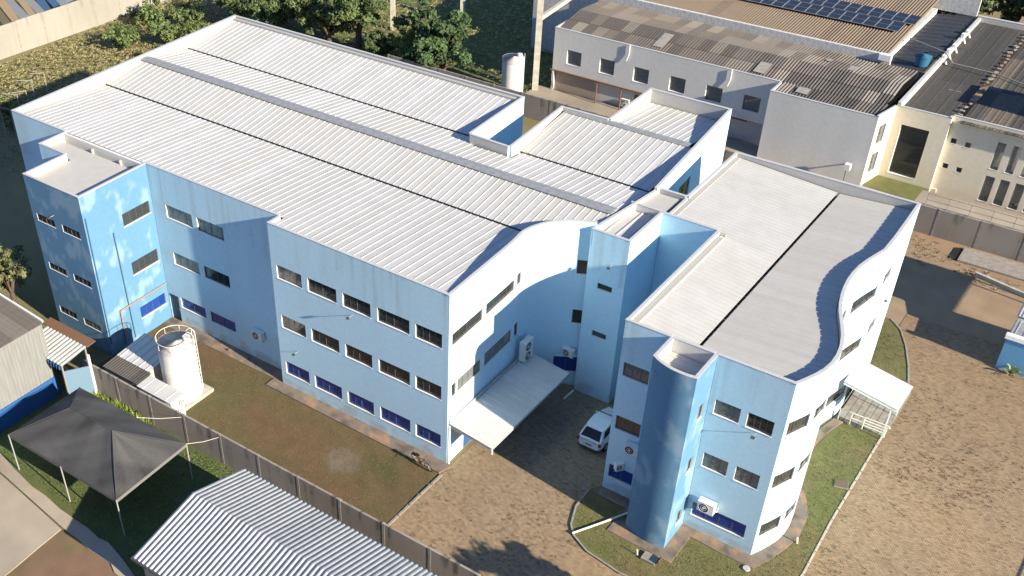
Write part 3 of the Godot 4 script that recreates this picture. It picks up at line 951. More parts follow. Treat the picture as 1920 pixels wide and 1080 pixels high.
	# galvanised ridge caps and back flashing
	for q in [[x0, 2.5, -13.0, 0.42], [-6.7, 2.4, -23.25, 0.3]]:
		var rm := MB.new()
		var nn := int((q[1] - q[0]) / 3.0)
		for k in nn:
			var xa: float = lerpf(q[0], q[1], float(k) / nn)
			var xb: float = lerpf(q[0], q[1], float(k + 1) / nn) + 0.02
			var yy: float = YR + 0.1 + 0.006 * (k % 2)
			rm.quad(Vector3(xa, yy - 0.05, q[2] + q[3]), Vector3(xb, yy - 0.05, q[2] + q[3]), Vector3(xb, yy + 0.03, q[2]), Vector3(xa, yy + 0.03, q[2]))
			rm.quad(Vector3(xa, yy + 0.03, q[2]), Vector3(xb, yy + 0.03, q[2]), Vector3(xb, yy - 0.05, q[2] - q[3]), Vector3(xa, yy - 0.05, q[2] - q[3]))
			rm.quad(Vector3(xa, yy - 0.09, q[2] + q[3]), Vector3(xb, yy - 0.09, q[2] + q[3]), Vector3(xb, yy - 0.05, q[2] + q[3]), Vector3(xa, yy - 0.05, q[2] + q[3]))
		put(rm, "ridge_cap", "galv", b)
	var gm := MB.new()
	for q in [[x0, -0.3, -8.88], [x0, -9.95, -17.3], [-6.6, 3.2, -17.3]]:      # box gutters: floor and two sides
		gm.box(Vector3(q[0], 10.3, q[2] - 0.3), Vector3(q[1], 10.34, q[2] + 0.3))
		for e in [-0.3, 0.28]: gm.box(Vector3(q[0], 10.34, q[2] + e), Vector3(q[1], 10.96, q[2] + e + 0.02))
	put(gm, "valley_gutter", "gutter_metal", b)
	var bm := MB.new()
	bm.box(Vector3(x0, 11.5, -22.9), Vector3(-10.2, 11.72, -22.6)); bm.box(Vector3(x0 - 0.02, 11.0, -22.6), Vector3(x0 + 0.1, 11.1, -1.2))
	put(bm, "edge_flashing", "flash", b)
	# floors and inner walls behind the glass
	var fl := MB.new()
	for y in [0.02, 3.55, 7.1]:
		slab(fl, [V2(-37.3, -22.8), V2(-37.3, -1.2), V2(-12.6, -1.2), V2(-12.6, -0.25), V2(-0.5, -0.25), V2(-0.5, -10), V2(2.0, -12), V2(2.0, -16), V2(-6.8, -16.0), V2(-10, -22.8)], y, y + 0.15)
		slab(fl, [V2(-31.6, -1.2), V2(-31.6, 0.9), V2(-29, 0.9), V2(-29, 4.2), V2(-24.3, 4.2), V2(-24.3, -1.2)], y, y + 0.15)
	put(fl, "floor_slab", "plaster_in", b)
	fl = MB.new()
	fl.box(Vector3(-37.2, 0.2, -5.6), Vector3(-4.6, 10.7, -5.5)); fl.box(Vector3(-4.7, 0.2, -15.5), Vector3(-4.6, 10.7, -5.6))
	for x in [-30.0, -20.2, -16.9, -12.9, -7.6]: fl.box(Vector3(x, 0.2, -5.5), Vector3(x + 0.1, 10.7, -1.25 if x < -13 else -0.3))
	for x in [-26.9]: fl.box(Vector3(x, 0.2, -1.2), Vector3(x + 0.1, 10.7, 4.2))
	put(fl, "partition", "plaster_in", b)
	# pipes
	pipe(b, [hit(1003, 476, 0, -0.12), hit(994, 640, 0, -0.12)], 0.06, "pipe_grey")
	pipe(b, [hit(160, 410, 0, -23.98), hit(210, 645, 0, -23.98)], 0.04, "pipe_blue")
	pipe(b, [hit(213, 437, 0, -23.98), hit(255, 632, 0, -23.98)], 0.04, "pipe_blue")
	pipe(b, [Vector3(-23.97, 0.3, 3.2), Vector3(-23.97, 2.9, 3.2), Vector3(-23.97, 2.9, -0.9)], 0.06, "pipe_brown", "conduit")
	pipe(b, [Vector3(0.07, 0, -0.1), Vector3(0.07, 2.9, -0.1)], 0.07, "white_paint")
	pipe(b, [Vector3(-0.09, 0.1, -29.46), Vector3(-0.09, 11.0, -29.46)], 0.06, "pipe_grey")
	# the canopy on the courtyard side
	var cx0 := 0.02
	var A := Vector3(cx0 + 2.95, 2.72, -0.1)
	sheets(b, Vector3(cx0, 3.08, -0.08), Vector3(0, 0, -8.5), Vector3(2.95, -0.36, 0), 1.06, 2, 0.03, 0.1, ["sheet3", "sheet0"], null, false, "canopy_sheet", 0.0)
	var km := MB.new()
	for z in [-0.15, -2.8, -5.5, -8.45]: km.bar(Vector3(cx0 + 0.02, 2.9, z), Vector3(cx0 + 2.9, 2.56, z), 0.1, 0.16)
	km.bar(Vector3(2.9, 2.6, -0.12), Vector3(2.9, 2.6, -8.5), 0.1, 0.2)
	km.bar(Vector3(1.5, 2.8, -0.12), Vector3(1.5, 2.8, -8.5), 0.06, 0.1)
	put(km, "canopy_frame", "alu", b)
	km = MB.new(); km.bar(Vector3(0.06, 3.16, -0.12), Vector3(0.06, 3.16, -8.0), 0.1, 0.12); put(km, "canopy_flashing", "flash", b)
	pipe(b, [Vector3(2.98, 2.55, -0.12), Vector3(2.98, 2.3, -0.12)], 0.05, "white_paint", "spout")

# ---------------------------------------------------------------- the annex with the wavy side
var SC := [Vector2(17.08, -3.64), Vector2(17.34, -4.2), Vector2(17.6, -4.85), Vector2(17.8, -5.5), Vector2(17.9, -6.2), Vector2(17.89, -6.95), Vector2(17.76, -7.8), Vector2(17.5, -8.72), Vector2(17.22, -9.4), Vector2(16.94, -10.05), Vector2(16.66, -10.7), Vector2(16.42, -11.4), Vector2(16.22, -12.2), Vector2(16.08, -13.0), Vector2(15.99, -13.8), Vector2(15.97, -14.6), Vector2(16.02, -15.4), Vector2(16.15, -16.2), Vector2(16.34, -17.0), Vector2(16.54, -17.8), Vector2(16.56, -19.5), Vector2(16.52, -21.5), Vector2(16.45, -24.07)]

func side_x(z: float) -> float:
	for k in SC.size() - 1:
		if z <= SC[k].y and z >= SC[k + 1].y: return lerpf(SC[k].x, SC[k + 1].x, (SC[k].y - z) / (SC[k].y - SC[k + 1].y))
	return SC[-1].x if z < -20 else SC[0].x

func annex_building() -> void:
	var b := thing("annex_building", "light blue annex with an S curved side wall and flat looking grey white roof", "building")
	var lv := [[8.22, 9.1], [4.6, 5.53], [1.05, 1.98]]
	# front, in the shade of the bump
	var fl := way([V2(8.24, -3.64), V2(10.72, -3.64)])
	var hs := []
	for r in lv: hs.append([0.24, 1.7, r[0], r[1]])
	wall(b, fl, -0.3, H2, hs, paint_light, 0.22)
	for k in 3: win(b, fl, hs[k], 3 if k < 2 else 2, ["glass_grey", "glass_dark", "glass_blue"][k], ["", "curtain_tan", ""][k], 0.5)
	# bump
	wall(b, way([V2(10.72, -3.65), V2(10.72, -1.78)]), -0.3, H2, [], paint_mid, 0.3)
	wall(b, way(smooth_path([V2(10.72, -1.77), V2(11.2, -1.5), V2(11.7, -1.33), V2(12.2, -1.25), V2(12.7, -1.25), V2(13.2, -1.33)])), -0.3, H2, [], paint_mid, 0.17)
	var br := way([V2(13.2, -1.34), V2(13.2, -3.63)])
	hs = []
	for y in [8.15, 4.6, 0.85]: hs.append([1.15, 1.72, y, y + 1.0])
	wall(b, br, -0.3, H2, hs, paint_mid, 0.3)
	for h in hs: win(b, br, h, 1, "glass_dark")
	wall(b, way([V2(10.9, -3.64), V2(13.0, -3.64)], 0.18), 10.0, H2, [], wall_white, 1.0, "paint", "parapet", true)
	sheets(b, Vector3(10.9, 10.85, -3.6), Vector3(0, 0, 2.15), Vector3(2.15, 0.0, 0), 0.7, 1, 0.05, 0.12, ["sheet0", "sheetb0"], null, false, "bump_roof_panel")
	# sunny front
	var fr := way([V2(13.21, -3.64), V2(17.08, -3.64)])
	hs = [[0.33, 1.66, 8.14, 9.05], [2.03, 3.36, 8.14, 9.05], [0.31, 1.65, 4.57, 5.53], [2.07, 3.33, 4.57, 5.53], [0.3, 3.3, 1.03, 1.97]]
	wall(b, fr, -0.3, H2, hs, paint_light, 0.22)
	win(b, fr, hs[0], 4, "glass_grey"); win(b, fr, hs[1], 4, "glass_dark"); win(b, fr, hs[2], 3, "glass_grey", "curtain_tan", 0.6); win(b, fr, hs[3], 3, "glass_grey"); win(b, fr, hs[4], 4, "glass_blue", "curtain", 0.1)
	# wavy side
	var sw := way(SC)
	hs = []
	var kinds := []
	for q in [[-3.83, -5.2, 3], [-5.57, -6.9, 2], [-14.5, -15.0, 1], [-15.65, -18.35, 4], [-19.4, -20.9, 2]]:
		for r in [[8.3, 9.2], [4.75, 5.7], [1.3, 2.25]]:
			if q[2] == 1 and r[0] < 8: continue
			if q[2] == 2 and q[0] < -15 and r[0] < 4: continue
			hs.append([s_at(sw, V2(side_x(q[0]), q[0])), s_at(sw, V2(side_x(q[1]), q[1])), r[0], r[1]])
			kinds.append(q[2])
	hs.append([s_at(sw, V2(16.5, -18.7)), s_at(sw, V2(16.5, -20.4)), 0.15, 2.4]); kinds.append(0)
	wall(b, sw, -0.3, H2, hs, paint_light, 0.7)
	for k in hs.size():
		if kinds[k] == 0:
			var a := on_way(sw, hs[k][0], 0.15, -0.12)
			var e := on_way(sw, hs[k][1], 2.4, -0.16)
			var dm := MB.new(); dm.box(Vector3(minf(a.x, e.x), 0.15, e.z), Vector3(maxf(a.x, e.x) + 0.02, 2.4, a.z)); put(dm, "door", "car_glass", b)
		else: win(b, sw, hs[k], kinds[k], "glass_dark")
	# rear and court side
	wall(b, way([V2(16.44, -24.08), V2(5.1, -24.08)]), -0.3, H2, [], paint_light, 1.2)
	wall(b, way([V2(5.1, -24.06), V2(5.1, -17.1)]), -0.3, H2, [], paint_light, 1.2)
	var cl := way([V2(8.24, -14.44), V2(8.24, -3.65)])
	wall(b, cl, -0.3, H2, [], paint_light, 0.9)
	wall(b, way([V2(4.88, -14.45), V2(8.23, -14.45)]), -0.3, H2, [], paint_light, 0.9)
	# link tower
	var lt := way([V2(2.42, -10.5), V2(4.87, -10.5)])
	hs = [[0.77, 1.72, 7.9, 8.3], [0.77, 1.72, 4.52, 4.92]]
	wall(b, lt, -0.3, H2, hs, paint_light, 0.25)
	for h in hs: win(b, lt, h, 1, "glass_dark", "", 1.0, 0.12)
	wall(b, way([V2(4.87, -10.51), V2(4.87, -14.44)]), -0.3, H2, [], paint_light, 0.8)
	wall(b, way([V2(3.3, -17.1), V2(2.42, -10.51)]), 10.6, H2, [], paint_light, 1.0)
	wall(b, way([V2(5.08, -17.1), V2(3.31, -17.1)]), -0.3, H2, [], paint_light, 1.0)
	wall(b, way([V2(2.8, -14.55), V2(4.9, -14.55)], 0.16), 10.6, H2 - 0.02, [], wall_white, 1.0, "paint", "parapet", true)
	wall(b, way([V2(5.1, -17.0), V2(5.1, -14.5)], 0.16), 10.8, H2 - 0.1, [], wall_white, 1.0, "paint", "parapet", true)
	sheets(b, Vector3(2.66, 11.32, -10.72), Vector3(2.0, 0, 0), Vector3(0, -0.12, -3.7), 0.62, 1, 0.05, 0.12, ["sheet0", "sheet2"], null, false, "tower_roof_panel")
	var pm := MB.new()
	slab(pm, [V2(3.1, -14.75), V2(4.85, -14.75), V2(4.85, -16.8), V2(3.45, -16.8)], 11.3, 11.42)
	put(pm, "flat_roof", "sheetb1", b)
	# roof: two planes falling to a dark open gutter
	rng.seed = 9
	var ms := ["sheetb0", "sheetb1", "sheetb2", "sheetb0"]
	var za := -3.86
	var zb := -23.85
	var xv := 11.86
	sheets(b, Vector3(xv - 0.06, 10.98, za), Vector3(0, 0, zb - za).normalized() * 10.8, Vector3(8.45 - xv + 0.06, 0.36, 0), 1.05, 3, 0.03, 0.08, ["sheet0", "sheet1", "sheet0"], null, false, "roof_panel", 0.002)
	sheets(b, Vector3(xv - 0.06, 10.98, za - 10.81), Vector3(0, 0, -9.18), Vector3(5.32 - xv + 0.06, 0.45, 0), 1.05, 3, 0.03, 0.08, ["sheet0", "sheet1", "sheet0"], null, false, "roof_panel", 0.002)
	# right-hand plane runs up to the wavy parapet
	var m_left := Vector3(xv + 0.1, 10.94, zb)
	sheets(b, m_left, Vector3(0, 0, za - zb), Vector3(5.2, 0.33, 0), 0.5, 1, 0.03, 0.08, ms, func(u0: float, u1: float):
		return [0.0, 0.0, side_x(zb + u0) - 0.2 - m_left.x, side_x(zb + u1) - 0.2 - m_left.x], false, "roof_panel", 0.002)
	var gm := MB.new()
	gm.box(Vector3(xv - 0.3, 10.2, zb), Vector3(xv + 0.35, 10.24, za))
	for x in [xv - 0.3, xv + 0.33]: gm.box(Vector3(x, 10.24, zb), Vector3(x + 0.02, 10.9, za))
	put(gm, "valley_gutter", "gutter_metal", b)
	gm = MB.new()
	gm.box(Vector3(8.44, 11.3, -14.2), Vector3(8.75, 11.42, -3.9)); gm.box(Vector3(5.3, 11.36, -23.85), Vector3(5.55, 11.46, -14.7)); gm.box(Vector3(5.3, 11.36, -14.69), Vector3(8.74, 11.44, -14.46))
	put(gm, "edge_flashing", "flash", b)
	# inside
	var im := MB.new()
	for y in [0.02, 3.55, 7.1]:
		slab(im, [V2(8.5, -23.8), V2(8.5, -3.9), V2(16.8, -3.9), V2(17.4, -6.2), V2(15.6, -14), V2(16.2, -23.8)], y, y + 0.15)
	put(im, "floor_slab", "plaster_in", b)
	im = MB.new()
	im.box(Vector3(8.5, 0.2, -8.1), Vector3(14.0, 10.6, -8.0)); im.box(Vector3(13.1, 0.2, -8.0), Vector3(13.2, 10.6, -3.9)); im.box(Vector3(12.0, 0.2, -23.8), Vector3(12.1, 10.6, -8.1)); im.box(Vector3(12.1, 0.2, -12.6), Vector3(15.8, 10.6, -12.5))
	put(im, "partition", "plaster_in", b)
	# entrance canopy and ramp
	sheets(b, Vector3(16.58, 3.12, -16.9), Vector3(0, 0, -2.75), Vector3(3.3, -0.6, 0), 0.92, 2, 0.02, 0.08, ["sheetb2", "sheetb0"], null, false, "canopy_sheet", 0.0)
	var km := MB.new()
	for z in [-16.95, -19.6]:
		km.bar(Vector3(16.6, 2.98, z), Vector3(19.85, 2.38, z), 0.07, 0.12)
		km.bar(Vector3(19.5, 0.1, z), Vector3(19.5, 2.42, z), 0.07, 0.07)
	km.bar(Vector3(19.8, 2.42, -16.95), Vector3(19.8, 2.42, -19.6), 0.07, 0.12)
	put(km, "canopy_frame", "white_paint", b)
	for k in 7:
		var sm := MB.new()
		var xa := 16.7 + k * 0.41
		sm.box(Vector3(xa, -0.1, -22.4), Vector3(xa + 0.38, 0.16 - 0.012 * k, -17.3))
		put(sm, "ramp_slab", "concrete", b)
	var rail := MB.new()
	for y in [0.92, 0.55]: rail.tube([Vector3(16.75, y, -17.25), Vector3(18.2, y, -17.25)], 0.03, 6)
	for y in [0.95, 0.75, 0.55, 0.35]: rail.tube([Vector3(18.25, y, -17.25), Vector3(19.6, y, -17.25)], 0.028, 6)
	for x in [16.8, 17.5, 18.25, 19.55]: rail.tube([Vector3(x, 0.05, -17.25), Vector3(x, 0.95, -17.25)], 0.03, 6)
	rail.tube([Vector3(19.6, 0.95, -17.25), Vector3(19.75, 0.85, -17.25), Vector3(19.6, 0.75, -17.25)], 0.028, 6)
	put(rail, "hand_rail", "rail_cream", b)

# ---------------------------------------------------------------- small things near the buildings
func ac_unit(label: String, at: Vector3, turn: float, s := Vector3(0.85, 0.6, 0.32), fans := 1) -> Node3D:
	var t := thing("air_conditioner", label, "air conditioner", at, turn, "outdoor air conditioner units")   # faces local +z, base at the wall
	var m := MB.new()
	m.box(Vector3(-s.x / 2, 0, 0.06), Vector3(s.x / 2, s.y, 0.06 + s.z))
	m.box(Vector3(-s.x / 2 - 0.01, s.y, 0.05), Vector3(s.x / 2 + 0.01, s.y + 0.02, 0.08 + s.z))
	put(m, "casing", "white_plastic", t)
	for f in fans:
		var c := Vector3(-s.x * 0.1, s.y * (f + 0.5) / fans, 0.065 + s.z)
		var r := minf(s.x * 0.36, s.y / fans * 0.43)
		m = MB.new()
		m.cone(c, c + Vector3(0, 0, 0.012), r, r, 18)
		var g := put(m, "fan_grille", "dark_grey", t)
		m = MB.new()
		for k in 18:
			var a := TAU * k / 18
			var e := TAU * (k + 1) / 18
			for q in [0.55, 1.0]: m.bar(c + Vector3(cos(a) * r * q, sin(a) * r * q, 0.018), c + Vector3(cos(e) * r * q, sin(e) * r * q, 0.018), 0.014, 0.014)
		m.cone(c + Vector3(0, 0, 0.013), c + Vector3(0, 0, 0.03), r * 0.25, r * 0.25, 10)
		put(m, "guard", "white_plastic", g)
	m = MB.new()
	for x in [-s.x * 0.35, s.x * 0.35]:
		m.bar(Vector3(x, -0.03, 0.0), Vector3(x, -0.03, s.z + 0.06), 0.04, 0.04)
		m.bar(Vector3(x, -0.3, 0.01), Vector3(x, -0.03, s.z * 0.8), 0.03, 0.03)
	put(m, "bracket", "mid_grey", t)
	m = MB.new()
	m.tube([Vector3(s.x / 2 + 0.02, s.y * 0.25, 0.2), Vector3(s.x / 2 + 0.1, s.y * 0.2, 0.15), Vector3(s.x / 2 + 0.1, s.y * 0.55, 0.05), Vector3(s.x / 2 + 0.1, s.y * 0.55, 0.0)], 0.022, 6)
	put(m, "pipe", "white_plastic", t)
	return t

func floodlight(label: String, at: Vector3, turn: float) -> void:
	var t := thing("floodlight", label, "floodlight", at, turn, "wall floodlights")
	var m := MB.new()
	m.tube([Vector3(0, 0, 0), Vector3(0, 0.02, 0.35)], 0.02, 6)
	put(m, "arm", "pipe_grey", t)
	m = MB.new()
	m.obox(Transform3D(Basis(Vector3.RIGHT, 0.5), Vector3(0, 0.02, 0.42)), Vector3(0.2, 0.06, 0.15))
	put(m, "lamp_head", "dark_grey", t)

func bicycle() -> void:
	var t := thing("bicycle", "dark bicycle standing on the concrete path beside the lawn", "bicycle", Vector3(-0.95, 0.1, 0.62), -0.18)
	t.rotation.z = 0.0
	t.basis = Basis(Vector3.UP, -0.17) * Basis(Vector3.RIGHT, 0.22)
	t.position = Vector3(-0.98, 0.06, 1.02)
	for s in [-0.54, 0.54]:
		var w := MB.new()
		var c := Vector3(s, 0.34, 0)
		for k in 20:
			var a := TAU * k / 20
			var b := TAU * (k + 1) / 20
			w.cone(c + Vector3(cos(a), sin(a), 0) * 0.32, c + Vector3(cos(b), sin(b), 0) * 0.32, 0.024, 0.024, 6, false)
		var wh := put(w, "wheel", "black", t)
		w = MB.new()
		for k in 10:
			var a := TAU * k / 10
			w.bar(c, c + Vector3(cos(a), sin(a), 0) * 0.31, 0.006, 0.006)
		w.cone(c - Vector3(0, 0, 0.05), c + Vector3(0, 0, 0.05), 0.025, 0.025, 8)
		put(w, "spokes", "alu", wh)
	var m := MB.new()
	var bb := Vector3(-0.08, 0.3, 0)
	var seat := Vector3(-0.22, 0.82, 0)
	var head := Vector3(0.34, 0.8, 0)
	m.tube([bb, seat], 0.02, 6); m.tube([bb, head], 0.024, 6); m.tube([head, seat + Vector3(0.03, -0.12, 0)], 0.02, 6)
	m.tube([bb, Vector3(-0.54, 0.34, 0)], 0.015, 6); m.tube([seat + Vector3(0.02, -0.14, 0), Vector3(-0.54, 0.34, 0)], 0.013, 6)
	m.tube([Vector3(0.54, 0.34, 0), head, Vector3(0.31, 0.95, 0)], 0.018, 6)
	put(m, "frame", "black", t)
	m = MB.new(); m.tube([Vector3(0.33, 0.98, -0.28), Vector3(0.3, 0.97, 0), Vector3(0.33, 0.98, 0.28)], 0.016, 6); put(m, "handlebar", "black", t)
	m = MB.new(); m.obox(Transform3D(Basis.IDENTITY, Vector3(-0.25, 0.88, 0)), Vector3(0.28, 0.06, 0.15)); put(m, "saddle", "black", t)
	m = MB.new(); m.tube([bb + Vector3(0.1, -0.12, 0.1), bb + Vector3(0, 0, 0.08), bb - Vector3(0, 0, 0.08), bb + Vector3(-0.1, 0.12, -0.1)], 0.014, 6); m.cone(bb + Vector3(0, 0, 0.04), bb + Vector3(0, 0, 0.05), 0.09, 0.09, 14); put(m, "crank", "dark_grey", t)
	m = MB.new(); m.box(Vector3(-0.72, 0.7, -0.09), Vector3(-0.4, 0.73, 0.09)); put(m, "rack", "black", t)

func car_section(z: float) -> Array:      # half outline of the body at z (front is -z): [half width, height]
	var L := 1.78
	var f := z / L
	var wid := 0.82 * (1.0 - 0.16 * pow(absf(f), 5.0))
	var belt := 0.93 if z > -0.75 else lerpf(0.93, 0.7, smoothstep(-0.75, -1.78, z))
	var low := 0.22 + 0.1 * smoothstep(0.85, 1.0, absf(f))
	var end := smoothstep(0.9, 1.0, absf(f))
	return [[wid - 0.06 - 0.08 * end, low], [wid - 0.04 * end, low + 0.18], [wid - 0.03 * end, belt - 0.2], [wid - 0.04 - 0.05 * end, belt], [0.0, belt + 0.015]]

func car() -> void:
	var t := thing("parked_car", "white hatchback parked in the shade beside the annex", "car", Vector3(6.05, 0.0, -7.62), 0.0)
	var m := MB.new()
	var zs := [1.78, 1.74, 1.62, 1.3, 0.8, 0.2, -0.4, -0.8, -1.15, -1.45, -1.66, -1.78]
	for k in zs.size() - 1:
		var a := car_section(zs[k])
		var b := car_section(zs[k + 1])
		for j in a.size() - 1:
			for s in [1.0, -1.0]:
				var p := Vector3(s * a[j][0], a[j][1], zs[k])
				var q := Vector3(s * a[j + 1][0], a[j + 1][1], zs[k])
				var r := Vector3(s * b[j + 1][0], b[j + 1][1], zs[k + 1])
				var u := Vector3(s * b[j][0], b[j][1], zs[k + 1])
				if s > 0: m.quad(p, u, r, q)
				else: m.quad(u, p, q, r)
	for e in [0, zs.size() - 1]:
		var a := car_section(zs[e])
		for j in a.size() - 1:
			var p := Vector3(-a[j][0], a[j][1], zs[e])
			var q := Vector3(a[j][0], a[j][1], zs[e])
			var r := Vector3(a[j + 1][0], a[j + 1][1], zs[e])
			var u := Vector3(-a[j + 1][0], a[j + 1][1], zs[e])
			if e == 0: m.quad(p, q, r, u)
			else: m.quad(q, p, u, r)
	put(m, "body", "car_paint", t)
	# cabin: roof, pillars and glass
	var RB := [Vector3(0.72, 0.94, 1.64), Vector3(0.52, 1.38, 1.2)]
	var RF := [Vector3(0.74, 0.94, -0.95), Vector3(0.56, 1.42, -0.28)]
	m = MB.new()
	var y := Vector3(0, 1, 0)
	var fx := func(v: Vector3, s: float) -> Vector3: return Vector3(v.x * s, v.y, v.z)
	m.quad(fx.call(RB[1], -1), fx.call(RB[1], 1), Vector3(0.6, 1.47, 0.9), Vector3(-0.6, 1.47, 0.9))
	m.quad(Vector3(-0.6, 1.47, 0.9), Vector3(0.6, 1.47, 0.9), Vector3(0.6, 1.5, 0.2), Vector3(-0.6, 1.5, 0.2))
	m.quad(Vector3(-0.6, 1.5, 0.2), Vector3(0.6, 1.5, 0.2), fx.call(RF[1], 1), fx.call(RF[1], -1))
	for s in [1.0, -1.0]:
		var pts := [fx.call(RB[0], s), fx.call(RF[0], s), fx.call(RF[1], s), Vector3(0.6 * s, 1.5, 0.2), Vector3(0.6 * s, 1.47, 0.9), fx.call(RB[1], s)]
		for k in range(1, 5):
			if s > 0: m.tri(pts[0], pts[k], pts[k + 1])
			else: m.tri(pts[0], pts[k + 1], pts[k])
	m.quad(fx.call(RB[0], -1), fx.call(RB[0], 1), fx.call(RB[1], 1), fx.call(RB[1], -1))
	m.quad(fx.call(RF[0], 1), fx.call(RF[0], -1), fx.call(RF[1], -1), fx.call(RF[1], 1))
	put(m, "cabin", "car_paint", t)
	m = MB.new(); m.quad(Vector3(-0.66, 0.8, 1.79), Vector3(0.66, 0.8, 1.79), Vector3(0.5, 1.37, 1.24), Vector3(-0.5, 1.37, 1.24)); put(m, "rear_window", "car_glass", t)
	m = MB.new(); m.quad(Vector3(0.69, 0.985, -0.905), Vector3(-0.69, 0.985, -0.905), Vector3(-0.53, 1.385, -0.345), Vector3(0.53, 1.385, -0.345)); put(m, "windscreen", "car_glass", t)
	for s in [1.0, -1.0]:
		for q in [[1.32, 0.98, 0.95, 1.36], [0.98, 0.36, 0.98, 1.42], [0.28, -0.72, 0.98, 1.42]]:
			m = MB.new()
			var o := 0.012
			var xa := func(yy: float) -> float: return s * (lerpf(0.735, 0.6, (yy - 0.94) / 0.54) + o)
			var zb0: float = q[0]
			var zb1: float = q[1]
			var zt1: float = q[1] if q[1] > -0.5 else -0.28
			var zt0: float = q[0] if q[0] < 1.2 else 1.15
			var P := [Vector3(xa.call(0.99), 0.99, zb0), Vector3(xa.call(0.99), 0.99, zb1), Vector3(xa.call(1.38), 1.38, zt1), Vector3(xa.call(1.38), 1.38, zt0)]
			if s > 0: m.quad(P[0], P[1], P[2], P[3])
			else: m.quad(P[1], P[0], P[3], P[2])
			put(m, "side_window", "car_glass", t)
		m = MB.new(); m.obox(Transform3D(Basis.IDENTITY, Vector3(s * 0.84, 0.97, -0.66)), Vector3(0.14, 0.12, 0.08)); put(m, "mirror", "car_paint", t)
		m = MB.new(); m.box(Vector3(s * 0.7 - 0.07, 0.66, 1.7), Vector3(s * 0.7 + 0.07, 0.84, 1.8)); put(m, "tail_light", "tail_red", t)
		m = MB.new(); m.box(Vector3(s * 0.58 - 0.1, 0.58, -1.8), Vector3(s * 0.58 + 0.1, 0.7, -1.7)); put(m, "headlight", "white_plastic", t)
		for z in [1.12, -1.12]:
			m = MB.new(); m.cone(Vector3(s * 0.66, 0.29, z), Vector3(s * 0.84, 0.29, z), 0.29, 0.29, 18)
			var w := put(m, "wheel", "black", t)
			m = MB.new(); m.cone(Vector3(s * 0.8, 0.29, z), Vector3(s * 0.848, 0.29, z), 0.18, 0.17, 14); put(m, "rim", "alu", w)
	m = MB.new(); m.box(Vector3(-0.2, 0.5, 1.78), Vector3(0.2, 0.61, 1.8)); put(m, "number_plate", "mid_grey", t)
	m = MB.new(); m.box(Vector3(-0.7, 0.24, 1.74), Vector3(0.7, 0.34, 1.79)); put(m, "bumper_trim", "dark_grey", t)

func water_tank(called: String, label: String, at: Vector3, r: float, h: float, rail: bool) -> void:
	var t := thing(called, label, "water tank", at)
	var m := MB.new()
	m.cone(Vector3.ZERO, Vector3(0, h, 0), r, r, 40, false)
	put(m, "shell", "tank_white", t)
	m = MB.new()
	m.cone(Vector3(0, h, 0), Vector3(0, h + 0.1, 0), r, 0.05, 40, false)
	put(m, "roof", "tank_grey", t)
	m = MB.new(); m.cone(Vector3(0, h - 0.32, 0), Vector3(0, h + 0.01, 0), r + 0.012, r + 0.012, 40, false); put(m, "top_band", "tank_grey", t)
	m = MB.new(); m.cone(Vector3(0.35, h + 0.02, -0.5) * Vector3(r, 1, r), Vector3(0.35 * r, h + 0.28, -0.5 * r), 0.25, 0.25, 16); put(m, "hatch", "tank_white", t)
	if rail:
		m = MB.new()
		var rr := r + 0.03
		for k in 30:
			var a := TAU * k / 30
			var b := TAU * (k + 1) / 30
			m.cone(Vector3(cos(a) * rr, h + 0.42, sin(a) * rr), Vector3(cos(b) * rr, h + 0.42, sin(b) * rr), 0.02, 0.02, 6, false)
		for k in 8:
			var a := TAU * k / 8 + 0.2
			m.tube([Vector3(cos(a) * rr, h - 0.1, sin(a) * rr), Vector3(cos(a) * rr, h + 0.42, sin(a) * rr)], 0.018, 5)
		put(m, "guard_rail", "rail_cream", t)
	m = MB.new()
	var la := -0.55 if rail else 0.1
	for d in [-0.2, 0.2]:
		var a: float = la + d / r
		var p := Vector3(cos(a) * (r + 0.1), 0.3, sin(a) * (r + 0.1))
		var arch := [p, p + Vector3(0, h + 0.35, 0)]
		if rail:
			for j in 5: arch.append(p + Vector3(-cos(la) * 0.14 * j, h + 0.35 + 0.28 * sin(PI * (j + 0.2) / 4.4), -sin(la) * 0.14 * j))
		m.tube(arch, 0.018, 5)
	for k in int(h / 0.3):
		var a0: float = la - 0.2 / r
		var a1: float = la + 0.2 / r
		m.tube([Vector3(cos(a0) * (r + 0.1), 0.4 + 0.3 * k, sin(a0) * (r + 0.1)), Vector3(cos(a1) * (r + 0.1), 0.4 + 0.3 * k, sin(a1) * (r + 0.1))], 0.012, 4)
	put(m, "ladder", "white_paint", t)

